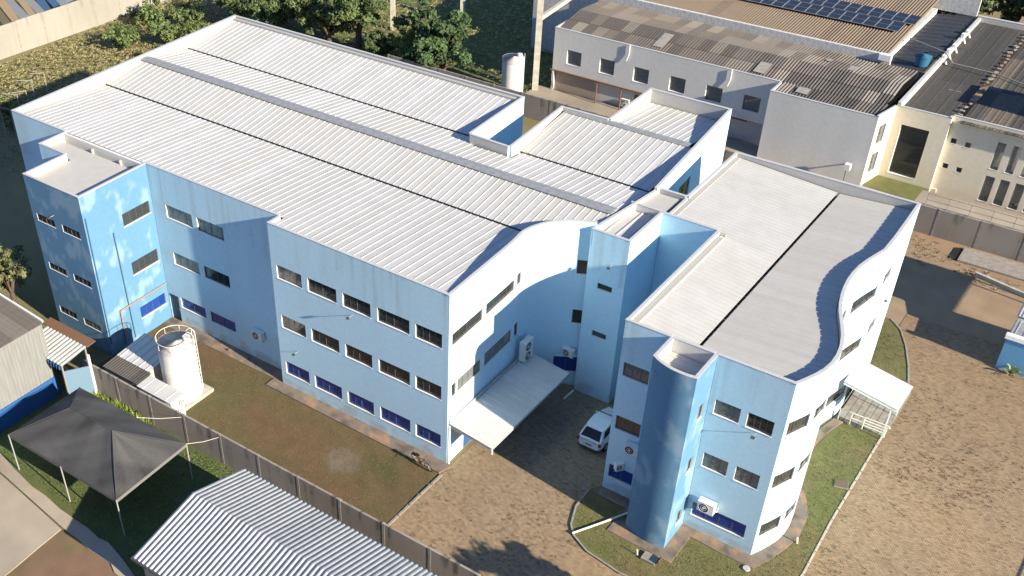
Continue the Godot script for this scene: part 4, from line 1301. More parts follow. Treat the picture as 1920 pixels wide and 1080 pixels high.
func tank_corner() -> void:
	var m := MB.new()
	slab(m, [V2(-18.4, 3.2), V2(-15.85, 3.2), V2(-15.85, 5.95), V2(-18.4, 5.95)], -0.1, 0.25)
	var p := thing("tank_plinth", "stained concrete plinth carrying the white water tank", "plinth")
	put(m, "slab", "concrete_pale", p)
	water_tank("water_tank", "tall white cylindrical water tank with a railed top on the front lawn", Vector3(-17.08, 0.25, 4.6), 1.15, 3.95, true)
	# three low sheds against the boundary wall
	var s1 := thing("pump_shed", "small shed with a white sheet roof behind the water tank", "shed")
	sheets(s1, Vector3(-21.3, 2.2, 6.05), Vector3(2.95, 0, 0), Vector3(0, 0.3, -2.45), 0.6, 1, 0.04, 0.1, ["sheet3", "sheet0"])
	m = MB.new(); m.box(Vector3(-21.2, 0, 3.75), Vector3(-18.45, 2.15, 5.9)); put(m, "wall", "concrete_pale", s1)
	var s2 := thing("lean_to_shed", "dark corrugated lean-to roof along the boundary wall", "shed")
	sheets(s2, Vector3(-21.4, 2.0, 7.2), Vector3(3.2, 0, 0), Vector3(0, 0.12, -1.2), 0.8, 4, 0.05, 0.2, ["fibro1", "fibrog0"], null, true)
	m = MB.new(); m.box(Vector3(-21.3, 0, 6.1), Vector3(-18.3, 1.98, 7.1)); put(m, "wall", "concrete", s2)
	var s3 := thing("gas_shelter", "low white roofed shelter between the water tank and the boundary wall", "shed")
	sheets(s3, Vector3(-18.2, 1.95, 7.25), Vector3(3.0, 0, 0), Vector3(0, 0.1, -1.15), 1.0, 1, 0.02, 0.06, ["sheet3", "sheet0"])
	m = MB.new(); m.box(Vector3(-18.15, 0, 6.15), Vector3(-15.3, 1.9, 7.15)); put(m, "wall", "white_paint", s3)
	m = MB.new(); m.tube([Vector3(-15.05, 0.3, 6.9), Vector3(-15.05, 1.75, 6.5), Vector3(-14.95, 1.8, 6.4)], 0.05, 6); put(m, "vent_pipe", "pipe_grey", s3)

# ---------------------------------------------------------------- boundary walls
func boundary(called: String, label: String, a: Vector2, b: Vector2, y0: float, h: float, bay: float, matkey: String, group := "") -> void:
	var t := thing(called, label, "wall", Vector3.ZERO, 0.0, group)
	var d := b - a
	var nn := int(round(d.length() / bay))
	var step := d / nn
	var u := step.normalized()
	for k in nn:
		var p := a + step * k + u * 0.08
		var q := a + step * (k + 1) - u * 0.08
		var m := MB.new()
		var dy := rng.randf_range(-0.03, 0.03)
		var w := way([p, q], 0.13)
		var hh := h + dy
		var dirt := func(v: Vector3) -> Color:
			var n1 := NC.get_noise_2d((v.x + v.z) * 26.0, v.y * 2.5)
			var n2 := NA.get_noise_3d(v.x * 10.0, v.y * 10.0, v.z * 10.0)
			var c := Color(0.32, 0.28, 0.245) * (1.0 + 0.25 * n2)
			if matkey == "pale": c = Color(0.34, 0.325, 0.285) * (1.0 + 0.15 * n2)
			var run := smoothstep(0.1, 0.5, n1) * (1.0 if v.y > y0 + h - 0.75 else 0.35)
			return c.lerp(Color(0.085, 0.075, 0.068), clampf(run, 0.0, 1.0) * (0.25 if matkey == "pale" else 0.8))
		wall(t, w, y0, y0 + hh, [], dirt, 0.15, "concrete_dirty", "panel", false)
	for k in nn + 1:
		var p := a + step * k
		var m := MB.new()
		m.obox(Transform3D(Basis(Vector3(u.x, 0, u.y), Vector3.UP, Vector3(-u.y, 0, u.x)), Vector3(p.x, y0 + h / 2 + 0.02, p.y) - Vector3(-u.y, 0, u.x) * 0.06), Vector3(0.17, h + 0.02, 0.15))
		put(m, "post", "concrete", t)

func walls() -> void:
	rng.seed = 21
	boundary("boundary_wall", "grey concrete panel wall with dark streaks between the lawn and the tent yard", V2(-22.9, 7.5), V2(16.2, 7.5), -0.5, 2.4, 3.01, "grey")
	boundary("rear_wall", "brown concrete boundary wall behind the annex", V2(-37.0, -42.5), V2(30.0, -42.5), -0.1, 2.3, 3.0, "grey")
	boundary("far_wall", "tall pale concrete wall at the far edge of the dry field", V2(-74.5, -10.0), V2(-71.2, -52.0), -0.4, 3.3, 3.2, "pale")

# ---------------------------------------------------------------- the tent yard
func tent() -> void:
	var t := thing("party_tent", "dark grey canopy tent on thin white poles over the yard grass", "tent", Vector3(0, YARD, 0))
	var e := 2.75
	var c := [Vector3(-20.3, e, 15.1), Vector3(-11.15, e, 15.0), Vector3(-11.4, e, 9.55), Vector3(-20.4, e, 9.75)]
	var r0 := Vector3(-17.75, e + 1.4, 12.3)
	var r1 := Vector3(-14.25, e + 1.4, 12.25)
	var faces := [[c[0], c[1], r1, r0], [c[1], c[2], r1, r1], [c[2], c[3], r0, r1], [c[3], c[0], r0, r0]]
	for f in faces:
		var m := MB.new()
		var nn := 14
		for i in nn:
			for j in nn:
				var P := []
				var cols := []
				for q in [[i, j], [i + 1, j], [i + 1, j + 1], [i, j + 1]]:
					var u: float = float(q[0]) / nn
					var v: float = float(q[1]) / nn
					var p: Vector3 = f[0].lerp(f[1], u).lerp(f[3].lerp(f[2], u), v)
					p.y -= 0.15 * sin(PI * v) * (0.5 + 0.5 * sin(PI * u)) 
					P.append(p)
					var seam_sheen := NC.get_noise_2d((p.x * 0.8 + p.z) * 14.0, (p.x - p.z) * 0.8)  # seam streaks and soft sheen lines, mixed into the canvas colour
					cols.append(Color(0.058, 0.057, 0.057) * (0.92 + 0.7 * seam_sheen + (0.3 if int(u * 4.99) % 2 else 0.0)))
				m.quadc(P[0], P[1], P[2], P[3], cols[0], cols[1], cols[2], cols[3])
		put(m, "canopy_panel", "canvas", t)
	var vm := MB.new()
	for k in 4:
		var a: Vector3 = c[k]
		var b: Vector3 = c[(k + 1) % 4]
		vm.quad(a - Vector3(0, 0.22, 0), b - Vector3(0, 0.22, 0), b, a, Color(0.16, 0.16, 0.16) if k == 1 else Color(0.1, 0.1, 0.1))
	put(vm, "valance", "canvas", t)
	vm = MB.new()
	for q in [[c[0], r0], [c[3], r0], [c[1], r1], [c[2], r1], [r0, r1]]: vm.tube([q[0] + Vector3(0, 0.02, 0), q[1] + Vector3(0, 0.02, 0)], 0.025, 5)
	put(vm, "seam_band", "dark_grey", t)
	for p in [c[0], c[1], c[2], c[3], (c[0] + c[1]) / 2, (c[2] + c[3]) / 2]:
		var m := MB.new()
		m.tube([Vector3(p.x, 0, p.z), Vector3(p.x, e - 0.02, p.z)], 0.04, 8)
		put(m, "pole", "pipe_grey", t)
	for q in [[c[2], Vector3(-10.95, 2.0, 7.42)], [c[2].lerp(c[3], 0.45), Vector3(-14.0, 2.0, 7.42)]]:
		var m := MB.new()
		m.tube([q[0], (q[0] + q[1]) / 2 - Vector3(0, 0.1, 0), q[1]], 0.014, 4)
		put(m, "guy_rope", "rail_cream", t)

func yard_things() -> void:
	tent()
	# building with the big corrugated metal roof
	rng.seed = 31
	var b := thing("metal_roof_building", "low building under a shiny corrugated metal gable roof", "building")
	var x0 := -6.85
	sheets(b, Vector3(x0, 3.0, 17.6), Vector3(20.9, 0, 0), Vector3(0, 1.08, -4.35), 0.87, 3, 0.055, 0.16, ["zinc0", "zinc0", "zinc1"])
	sheets(b, Vector3(x0, 4.08, 13.25), Vector3(20.9, 0, 0), Vector3(0, -1.08, -3.7), 0.87, 3, 0.055, 0.16, ["zinc0", "zinc0", "zinc1"])
	var m := MB.new()
	m.box(Vector3(x0 + 0.3, YARD, 9.9), Vector3(13.8, 2.85, 17.3))
	put(m, "wall", "concrete_pale", b)
	m = MB.new(); m.bar(Vector3(x0 - 0.03, 2.93, 17.65), Vector3(14, 2.93, 17.65), 0.12, 0.14); m.bar(Vector3(x0 - 0.03, 2.93, 9.5), Vector3(14, 2.93, 9.5), 0.12, 0.12); put(m, "gutter", "dark_grey", b)
	ac_unit("white unit on the gable end of the metal roofed building", Vector3(x0 + 0.28, 2.35, 12.6), -PI / 2, Vector3(0.9, 0.6, 0.5))
	# shed on the yard's far side
	var s := thing("warehouse_shed", "shed with pale metal cladding over a blue base and a brown sheet roof", "building")
	sheets(s, Vector3(-24.0, 5.2, 24.0), Vector3(0, 0, -15.1), Vector3(-10.0, 0.9, 0), 1.1, 3, 0.03, 0.1, ["fibro0", "fibro2", "fibro0"])
	sheets(s, Vector3(-24.05, 5.15, 24.0), Vector3(0, 0, -15.0), Vector3(-0.02, -4.05, 0), 1.0, 4, 0.03, 0.1, ["clad"], null, false, "cladding_panel", 0.0)
	m = MB.new(); m.box(Vector3(-33.0, YARD, 8.95), Vector3(-24.0, 1.12, 24.0)); put(m, "base_wall", "door_blue", s)
	m = MB.new(); m.box(Vector3(-33.0, 1.13, 9.0), Vector3(-24.12, 5.1, 24.0)); put(m, "wall", "light_sheet", s)
	m = MB.new(); m.bar(Vector3(-24.1, 5.24, 8.85), Vector3(-34.0, 6.14, 8.85), 0.1, 0.16); put(m, "barge_board", "white_paint", s)
	# gateway between shed and boundary wall
	var g := thing("yard_lean_to", "striped sheet lean-to roof with rusty edge beside the blue gate", "shed")
	sheets(g, Vector3(-26.4, 2.75, 9.3), Vector3(3.9, 0, 0), Vector3(0, 0.3, -2.1), 0.65, 2, 0.05, 0.2, ["sheetb1", "sheetb0"])
	m = MB.new(); m.obox(Transform3D(Basis(Vector3.RIGHT, 0.1), Vector3(-24.6, 3.12, 6.95)), Vector3(4.4, 0.05, 0.7)); put(m, "edge_sheet", "rust", g)
	for x in [-26.2, -22.7]:
		m = MB.new(); m.bar(Vector3(x, YARD, 7.3), Vector3(x, 3.0, 7.3), 0.1, 0.1); m.bar(Vector3(x, YARD, 9.2), Vector3(x, 2.7, 9.2), 0.1, 0.1); put(m, "post", "mid_grey", g)
	m = MB.new()
	for k in 14: m.bar(Vector3(-26.2 + k * 0.26, 2.35, 9.3), Vector3(-26.2 + k * 0.26, 2.65, 9.3), 0.1, 0.02)
	put(m, "fringe", "door_blue", g)
	var gt := thing("yard_gate", "pale blue sheet metal gate between white posts", "gate")
	m = MB.new(); m.obox(Transform3D(Basis(Vector3.UP, 1.0), Vector3(-22.35, 1.0, 8.5)), Vector3(1.7, 2.3, 0.05)); put(m, "leaf", MT["gate_blue"], gt)
	for p in [Vector3(-21.9, YARD, 7.75), Vector3(-22.15, YARD, 7.55)]:
		m = MB.new(); m.bar(p, p + Vector3(0, 3.1, 0), 0.13, 0.13); put(m, "post", "white_paint", gt)

# ---------------------------------------------------------------- fence posts and frames out on the field
func field_things() -> void:
	rng.seed = 41
	var bases := [g2(35, 272), g2(17, 275), g2(44, 232), g2(70, 205), g2(93, 190), g2(60, 225)]
	for k in bases.size():
		var t := thing("fence_post", "thin pale fence post with a slanted arm beside the long building" if k > 1 else "tall braced fence post in the shaded strip beside the long building", "post", Vector3(bases[k].x, -0.1, bases[k].y), 0.2 * k, "bare posts along the shaded field edge")
		var m := MB.new()
		var hh := 3.5 if k < 2 else 3.0
		m.bar(Vector3.ZERO, Vector3(0.05, hh, 0.0), 0.075, 0.075)
		put(m, "shaft", "concrete", t)
		m = MB.new(); m.bar(Vector3(0.05, hh - 0.05, 0), Vector3(-1.2, hh + 0.15, 0.5), 0.05, 0.05)
		if k < 2: m.bar(Vector3(0.02, 1.5, 0), Vector3(0.5, 1.8, 0.2), 0.05, 0.05); m.bar(Vector3(0.0, 0.4, 0), Vector3(1.2, 0.0, 0.4), 0.05, 0.05)
		put(m, "arm", "concrete", t)
	for q in [[1003, 167, 10.5, 0.55], [737, 49, 8.0, 0.5], [867, 40, 8.0, 0.5], [509, 18, 8.0, 0.45]]:
		var p := g2(q[0], q[1])
		var t := thing("concrete_column", "slender pale concrete column standing on the green field" if q[2] < 9 else "tall pale concrete column with a slanted beam beside the grey building", "column", Vector3(p.x, -0.4, p.y), 0.5, "field columns" if q[2] < 9 else "")
		var m := MB.new()
		m.box(Vector3(-q[3] / 2, 0, -q[3] / 2), Vector3(q[3] / 2, q[2], q[3] / 2))
		put(m, "shaft", "concrete_pale", t)
		if q[2] > 9:
			m = MB.new(); m.bar(Vector3(0, 7.2, 0), Vector3(3.2, 8.1, -4.5), 0.35, 0.35); put(m, "beam", "concrete_pale", t)
	water_tank("field_tank", "small white cylindrical tank behind the rear wall", Vector3(-25.3, -0.2, -46.6), 1.05, 3.5, false)

func trees() -> void:
	tree("broad_tree", "dense dark leaved tree with a rounded crown behind the long roof", Vector3(-33.3, -0.3, -46.4), 6.2, 3.9, Color(0.047, 0.088, 0.030), 51, 13000, 0.2)
	tree("round_shrub", "broad dark shrub below the bushy olive tree", Vector3(-40.2, -0.4, -45.3), 3.4, 2.4, Color(0.061, 0.095, 0.032), 58, 4500, 0.16, "", "shrub")
	tree("leafy_shrub", "broad leafy shrub between the yellow green tree and the olive tree", Vector3(-48.4, -0.4, -46.2), 4.4, 3.0, Color(0.081, 0.115, 0.038), 59, 6000, 0.17, "", "shrub")
	tree("hanging_tree", "drooping olive green tree crowding the back edge of the long roof", Vector3(-46.6, -0.4, -44.9), 5.6, 3.0, Color(0.085, 0.115, 0.04), 47, 7000, 0.16)
	tree("pale_shrub", "pale yellow green shrub at the foot of the dark rounded tree", Vector3(-36.6, -0.4, -44.8), 2.8, 1.9, Color(0.14, 0.17, 0.045), 46, 3200, 0.14, "", "shrub")
	tree("spread_shrub", "low spreading shrub behind the far corner of the long roof", Vector3(-54.0, -0.4, -45.0), 4.2, 3.2, Color(0.068, 0.101, 0.035), 48, 6000, 0.16, "", "shrub")
	tree("bushy_tree", "tall bushy olive green tree behind the long roof", Vector3(-43.8, -0.3, -46.3), 6.9, 4.3, Color(0.074, 0.108, 0.035), 52, 13000, 0.17)
	tree("young_tree", "yellow green leafy tree at the field edge", Vector3(-51.8, -0.3, -48.0), 8.0, 4.0, Color(0.135, 0.149, 0.041), 53, 7000, 0.22)
	tree("small_tree", "dull green shrubby tree near the far wall", Vector3(-58.0, -0.3, -44.0), 5.0, 3.2, Color(0.068, 0.095, 0.034), 54, 6000, 0.15)
	tree("bright_shrub", "light green shrub between the dark trees", Vector3(-37.6, -0.3, -46.5), 3.6, 1.8, Color(0.162, 0.189, 0.041), 55, 3000, 0.15, "", "shrub")
	tree("edge_tree", "half bare tree beside the brown shed roof", Vector3(-34.2, -0.3, 4.6), 4.6, 2.1, Color(0.121, 0.135, 0.054), 56, 2600, 0.13)
	tree("garden_tree", "leafy tree beside the courtyard entrance", Vector3(22.3, 0.0, 6.9), 8.6, 2.9, Color(0.081, 0.108, 0.041), 57, 7000, 0.17)
	for k in 6:
		tree("grove_tree", "dark tree in the grove behind the cream building roof", Vector3(4.0 + k * 5.5, -0.3, -80.0 - 3.0 * (k % 2)), 8.5 + (k % 3), 4.6, Color(0.061, 0.095, 0.027), 60 + k, 5000, 0.24, "grove behind the cream building")
	for q in [[-64.5, -33.0, 2.3], [-61.0, -36.5, 2.6], [-58.0, -38.0, 2.0], [-56.5, -31.5, 2.2], [-62.5, -40.5, 2.8], [-67.5, -39.0, 2.4]]:
		tree("field_bush", "rounded green bush in the tall grass of the dry field", Vector3(q[0], -0.5, q[1]), q[2], 2.2, Color(0.095, 0.135, 0.041), 70 + int(absf(q[0])), 2600, 0.15, "bushes in the dry field", "bush")
	for q in [[-51.0, -19.5, 1.3], [-52.5, -12.0, 1.4], [-57.5, -14.0, 1.6], [-61.0, -15.5, 1.2], [-69.0, -19.0, 1.5]]:
		tree("low_bush", "low scrubby bush on the dry field near the fence posts", Vector3(q[0], -0.4, q[1]), q[2], 1.3, Color(0.081, 0.108, 0.041), 80 + int(absf(q[0])), 1200, 0.12, "scrub near the fence posts", "bush")
	# spiky plant by the blue house
	var t := thing("spiky_plant", "spiky yellow green plant in front of the blue house wall", "plant", Vector3(23.95, 0, -28.0))
	var m := MB.new()
	rng.seed = 5
	for k in 26:
		var a := rng.randf() * TAU
		var d := Vector3(cos(a), rng.randf_range(0.4, 1.8), sin(a)).normalized()
		var s := Vector3(-sin(a), 0, cos(a)) * 0.045
		var mid := d * 0.45 + Vector3(0, 0.15, 0)
		m.quad(Vector3(0, 0.1, 0) - s, Vector3(0, 0.1, 0) + s, mid + s, mid - s, Color(0.2, 0.24, 0.05))
		m.tri(mid - s, mid + s, d * 0.85 - Vector3(0, 0.05, 0), Color(0.28, 0.28, 0.08))
	put(m, "leaves", "leafv", t)
	m = MB.new(); m.cone(Vector3.ZERO, Vector3(0, 0.3, 0), 0.08, 0.06, 8); put(m, "stem", "bark", t)

# ---------------------------------------------------------------- grey and cream buildings beyond the rear wall
func grey_building() -> void:
	rng.seed = 61
	var b := thing("grey_warehouse", "long grey plastered building with square windows and brown corrugated roofs", "building")
	var zf := -49.2
	var lw := way([V2(-22.5, zf + 0.1), V2(-1.0, zf + 0.1)])
	var hs := []
	for k in 6:
		var x := -21.05 + 3.43 * k + (0.1 if k > 2 else 0.0)
		hs.append([x + 22.5, x + 22.5 + 1.5, 2.85, 4.2])
	wall(b, lw, 2.0, 6.0, hs, wall_white, 0.8, "wall_grey", "wall", true)
	for h in hs: win(b, lw, h, 1, "glass_grey", "", 1.0, 0.2)
	var lo := way([V2(-22.3, zf - 0.25), V2(-1.0, zf - 0.25)])
	var lh := [[8.3, 11.5, 0.6, 1.5]]
	wall(b, lo, -0.4, 2.0, lh, func(p: Vector3) -> Color: return Color(0.33, 0.27, 0.22).lerp(Color(0.5, 0.49, 0.47), smoothstep(-18.2, -17.6, p.x)) * (1.0 + 0.08 * NA.get_noise_3d(p.x * 8, p.y * 8, p.z * 8)), 0.6, "wall_grey", "lower_wall", false)
	win(b, lo, lh[0], 3, "glass_dark")
	wall(b, way([V2(-22.5, -57.4), V2(-22.5, zf + 0.1)]), -0.4, 6.0, [], wall_white, 1.2, "wall_grey")
	pipe(b, [Vector3(-22.5, 2.15, zf + 0.5), Vector3(-11.0, 2.1, zf + 0.5), Vector3(-3.0, 2.1, zf + 0.5)], 0.07, "rust", "pipe_run")
	for x in [-17.5, -15.0]: pipe(b, [Vector3(x, -0.4, zf + 0.5), Vector3(x, 2.1, zf + 0.5)], 0.06, "rust", "pipe_drop")
	for x in [-14.8, -5.2]: pipe(b, [Vector3(x, 6.1, zf + 0.2), Vector3(x, 5.2, zf + 0.2), Vector3(x - 0.15, 4.6, zf + 0.25)], 0.05, "white_plastic", "roof_drain")
	# front block that steps forward
	wall(b, way([V2(-1.0, -47.05), V2(7.75, -47.05)]), -0.4, 5.95, [], wall_white, 0.7, "wall_grey")
	wall(b, way([V2(-1.0, -49.05), V2(-1.0, -47.06)]), -0.4, 5.95, [], wall_white, 0.7, "wall_grey")
	# roofs
	var br := ["fibro0", "fibro1", "fibro0", "fibro2", "fibro3", "fibro1", "fibro4"]
	for row in 2:        # two overlapping courses on each slope
		sheets(b, Vector3(-22.3, 5.85 + 0.31 * row + 0.02 * row, zf - 0.15 - 1.8 * row), Vector3(29.9, 0, 0), Vector3(0, 0.31, -1.88), 1.05, 4, 0.085, 0.1, br, null, true)
		sheets(b, Vector3(-22.3, 6.49 - 0.15 * row - 0.02 * row, zf - 3.8 - 2.05 * row), Vector3(29.9, 0, 0), Vector3(0, -0.15, -2.12), 1.05, 4, 0.085, 0.1, ["fibro0", "fibro2", "fibro3", "fibro4", "fibro0"], null, true)
	sheets(b, Vector3(-0.8, 5.8, -47.25), Vector3(8.4, 0, 0), Vector3(0, 0.12, -2.1), 1.05, 4, 0.085, 0.1, ["fibro1", "fibrog0", "fibro0", "fibro4"], null, true)
	for q in [[-3.2, -50.6, 1.0, 1.7, 6.2], [-12.7, -51.2, 0.9, 2.4, 6.28], [3.2, -54.0, 0.7, 1.2, 6.5], [1.0, -54.6, 0.5, 0.6, 6.5], [1.2, -48.4, 1.0, 0.9, 6.05]]:
		var m := MB.new()
		m.obox(Transform3D(Basis(Vector3.RIGHT, 0.168 if q[1] > -52.5 else -0.07), Vector3(q[0], q[4], q[1])), Vector3(q[2], 0.02, q[3]))
		put(m, "skylight_sheet", "light_sheet", b)
	var m := MB.new()
	m.box(Vector3(-22.6, 5.3, -57.5), Vector3(5.2, 6.95, -57.2))
	put(m, "parapet", "coping", b)
	m = MB.new(); m.box(Vector3(4.3, 6.6, -57.18), Vector3(5.3, 7.1, -56.7)); put(m, "gutter_box", "white_paint", b)
	sheets(b, Vector3(-30.0, 6.45, -57.55), Vector3(34.6, 0, 0), Vector3(0, 0.75, -15.0), 1.06, 4, 0.08, 0.1, ["fibrot0", "fibrot1", "fibrot0"], null, true)
	m = MB.new(); m.box(Vector3(-30.0, 6.2, -73.0), Vector3(8.0, 7.75, -72.7)); put(m, "rear_parapet", "coping", b)
	m = MB.new(); m.box(Vector3(-30, -0.4, -72.6), Vector3(4.6, 6.3, -57.6)); put(m, "hall_wall", "coping", b)
	# low dark strip between the halls
	sheets(b, Vector3(4.7, 5.85, -57.3), Vector3(0, 0, -15.3), Vector3(3.3, 0.35, 0), 1.0, 1, 0.06, 0.12, ["slate"], null, false, "strip_roof_panel")
	# solar panels
	for row in 2:
		for k in 14 - row:
			var s := thing("solar_panel", ["dark solar panel in the row nearer the grey parapet of the tan roof", "dark solar panel in the row nearer the rear parapet of the tan roof"][row], "solar panel", Vector3(3.4 + 0.75 * row - k * 1.06, 7.02 + 0.11 * row, -63.9 - 2.12 * row), 0.0, "rows of solar panels on the tan roof")
			s.rotation.x = 0.05
			m = MB.new(); m.box(Vector3(-0.5, 0, -1.0), Vector3(0.5, 0.035, 1.0)); put(m, "frame", "solar_frame", s)
			m = MB.new(); m.box(Vector3(-0.475, 0.036, -0.975), Vector3(0.475, 0.042, -0.02)); m.box(Vector3(-0.475, 0.036, 0.02), Vector3(0.475, 0.042, 0.975)); put(m, "cells", "solar", s)
	var bt := thing("roof_water_tank", "blue plastic water tank standing on the dark strip roof", "water tank", Vector3(7.35, 6.2, -58.7))
	m = MB.new(); m.cone(Vector3.ZERO, Vector3(0, 0.75, 0), 0.55, 0.68, 18); put(m, "tub", "plastic_blue", bt)
	m = MB.new(); m.cone(Vector3(0, 0.76, 0), Vector3(0, 0.95, 0), 0.72, 0.15, 18); put(m, "lid", "plastic_blue", bt)
	# wall lamp of the grey block with its bracket
	var wl := thing("wall_duct", "white outlet box on a bracket on the grey block", "outlet box", Vector3(6.6, 1.4, -47.0))
	m = MB.new(); m.box(Vector3(-0.2, 0, 0.35), Vector3(0.25, 0.5, 0.8)); put(m, "box", "white_paint", wl)
	m = MB.new(); m.bar(Vector3(-0.05, -1.0, 0.5), Vector3(-0.05, 0.0, 0.5), 0.09, 0.09); m.bar(Vector3(0, 0.3, 0.0), Vector3(0, 0.3, 0.4), 0.1, 0.1); put(m, "bracket", "mid_grey", wl)
	ac_unit("grey unit low on the plastered wall by the rusty pipes", Vector3(-14.7, 0.3, zf - 0.2), 0.0, Vector3(0.8, 0.6, 0.35))

func cream_building() -> void:
	rng.seed = 71
	var b := thing("cream_building", "cream two storey building with tall narrow windows and a grey sheet roof", "building")
	var z1 := -49.75
	wall(b, way([V2(7.78, -47.06), V2(8.3, z1)]), -0.4, 6.05, [[0.6, 1.7, 3.4, 5.0], [0.6, 1.7, 0.9, 2.6]], wall_cream, 0.7, "wall_grey")
	for y in [0.9, 3.4]: win(b, way([V2(7.78, -47.06), V2(8.3, z1)]), [0.6, 1.7, y, y + 1.65], 2, "glass_grey")
	var f1 := way([V2(8.3, z1), V2(12.45, z1)])
	wall(b, f1, -0.4, 6.1, [[0.7, 2.85, 0.48, 4.68]], wall_cream, 0.7, "wall_grey")
	win(b, f1, [0.7, 2.85, 0.48, 4.68], 1, "glass_dark", "", 1.0, 0.25)
	wall(b, way([V2(12.45, z1), V2(12.45, z1 - 0.4)]), -0.4, 6.15, [], wall_cream, 0.5, "wall_grey")
	var f2 := way([V2(12.46, z1 - 0.4), V2(24.0, z1 - 0.4)])
	var hs := []
	for p in [[0.02, 4.0], [1.1, 3.95], [0.0, 1.85], [1.05, 1.8]]: hs.append([p[0] + 0.3, p[0] + 0.72, p[1], p[1] + 0.42])
	for k in 5:
		hs.append([3.6 + k * 1.1, 4.2 + k * 1.1, 2.75, 5.0])
		hs.append([3.55 + k * 1.1, 4.25 + k * 1.1, 0.0, 2.15])
	wall(b, f2, -0.4, 6.2, hs, wall_cream, 0.7, "wall_grey")
	for k in hs.size():
		win(b, f2, hs[k], 1, "glass_dark" if k < 4 else "glass_grey", "curtain_tan" if k > 4 and k % 3 == 0 else "", 0.6)
	var cm := MB.new()
	cm.box(Vector3(12.9, -0.3, -58), Vector3(24, 0.0, -50.5)); cm.box(Vector3(12.9, 2.4, -58), Vector3(24, 2.55, -50.5)); cm.box(Vector3(8.5, -0.3, -58), Vector3(12.9, 0.0, -50.0)); cm.box(Vector3(8.6, 0, -56), Vector3(24, 5.8, -55.9))
	cm.obox(Transform3D(Basis(Vector3(0, 0, 1), 0.45), Vector3(10.4, 1.6, -52.4)), Vector3(4.2, 0.2, 1.6))
	put(cm, "floor_slab", "plaster_in", b)
	wall(b, way([V2(8.3, -72.3), V2(8.3, z1 - 0.01)], 0.25), 0.0, 6.35, [], wall_cream, 1.5, "wall_grey", "side_wall")
	wall(b, way([V2(24, -72.3), V2(8.3, -72.3)], 0.25), 0.0, 6.5, [], wall_cream, 1.5, "wall_grey", "rear_wall")
	# sheets laid in three runs on each half
	for run in 3:
		sheets(b, Vector3(8.55, 5.72 + 0.1 * run, z1 - 0.3 - 7.4 * run), Vector3(3.95, 0, 0), Vector3(0, 0.1, -7.5), 1.0, 1, 0.015, 0.2, ["fibrog0", "fibrog1", "fibrog0"], null, false, "roof_sheet", 0.02)
		sheets(b, Vector3(13.1, 5.95 + 0.1 * run, z1 + 0.1 - 7.4 * run), Vector3(10.5, 0, 0), Vector3(0, 0.1, -7.5), 1.05, 2, 0.02, 0.2, ["fibrog2", "fibrog0", "fibrog2"], null, false, "roof_sheet", 0.02)
	var m: MB
	for k in 26:
		var z := z1 - 0.6 - k * 0.82
		m = MB.new()
		m.obox(Transform3D(Basis(Vector3.UP, rng.randf() * 3.0), Vector3(12.75 + rng.randf_range(-0.15, 0.15), 5.95 + k * 0.008, z)), Vector3(rng.randf_range(0.12, 0.35), rng.randf_range(0.04, 0.1), rng.randf_range(0.2, 0.5)))
		put(m, "ridge_tile", "concrete", b)
	for k in 5:
		m = MB.new()
		var z := [-61.0, -62.2, -64.0, -66.5, -68.0][k] as float
		m.box(Vector3(8.4, 6.3, z), Vector3(8.65, 6.6 + 0.15 * (k % 2), z + 0.35)); m.bar(Vector3(8.6, 6.3, z), Vector3(8.9, 5.9, z + 0.3), 0.1, 0.1)
		put(m, "vent_box", "white_paint", b)
	pipe(b, [Vector3(5.0, 6.6, -63), Vector3(8.4, 6.6, -61.5), Vector3(9.4, 6.2, -60.5), Vector3(13, 6.3, -60), Vector3(20, 6.3, -57)], 0.05, "light_sheet", "roof_hose")
	m = MB.new(); m.box(Vector3(18.5, 5.8, -57.0), Vector3(23.5, 8.9, -53.2)); put(m, "unseen_shadow_block", "wall_grey_plain", b)  # unseen block, added to throw a shadow across the sheet roof
	# walkway with railing between wall and building
	var r := thing("walkway_railing", "weathered pale railing along the walkway of the cream building", "railing")
	m = MB.new()
	for y in [0.5, 1.0]: m.tube([Vector3(13.5, y + 1.6, -43.8), Vector3(26.0, y + 1.6, -43.8)], 0.03, 6)
	put(m, "rail", "concrete", r)
	for k in 9:
		m = MB.new(); m.tube([Vector3(13.5 + k * 1.55, 1.4, -43.8), Vector3(13.5 + k * 1.55, 2.6, -43.8)], 0.03, 6); put(m, "post", "concrete", r)
	plate("walkway", [V2(12.6, -46.2), V2(30, -46.2), V2(30, -42.9), V2(12.6, -42.9)], -0.4, 1.55, 0.4, pad_col, "concrete_dirty")
	sheet("court_grass", [V2(7.9, -49.7), V2(7.9, -47.3), V2(12.5, -47.0), V2(12.5, -49.7)], 0.03, 0.3, func(x: float, z: float) -> Color: return lawn_green_col(x, z) * Color(0.85, 1.05, 0.9), "ground_v")
	sheet("court_paving", [V2(-24, -49.3), V2(-24, -42.9), V2(40, -42.9), V2(40, -49.3)], 0.0, 0.8, func(x: float, z: float) -> Color: return pad_col(x, z) * 0.85, "concrete_dirty")
	var tr := thing("teal_roof", "teal sheet roof beyond the cream building", "building")
	sheets(tr, Vector3(14.0, 5.0, -84.0), Vector3(18, 0, 0), Vector3(0, 0.8, -7), 1.2, 2, 0.03, 0.1, ["teal"])
	m = MB.new(); m.box(Vector3(14.2, -0.4, -91), Vector3(31.8, 4.9, -84.3)); put(m, "wall", "coping", tr)

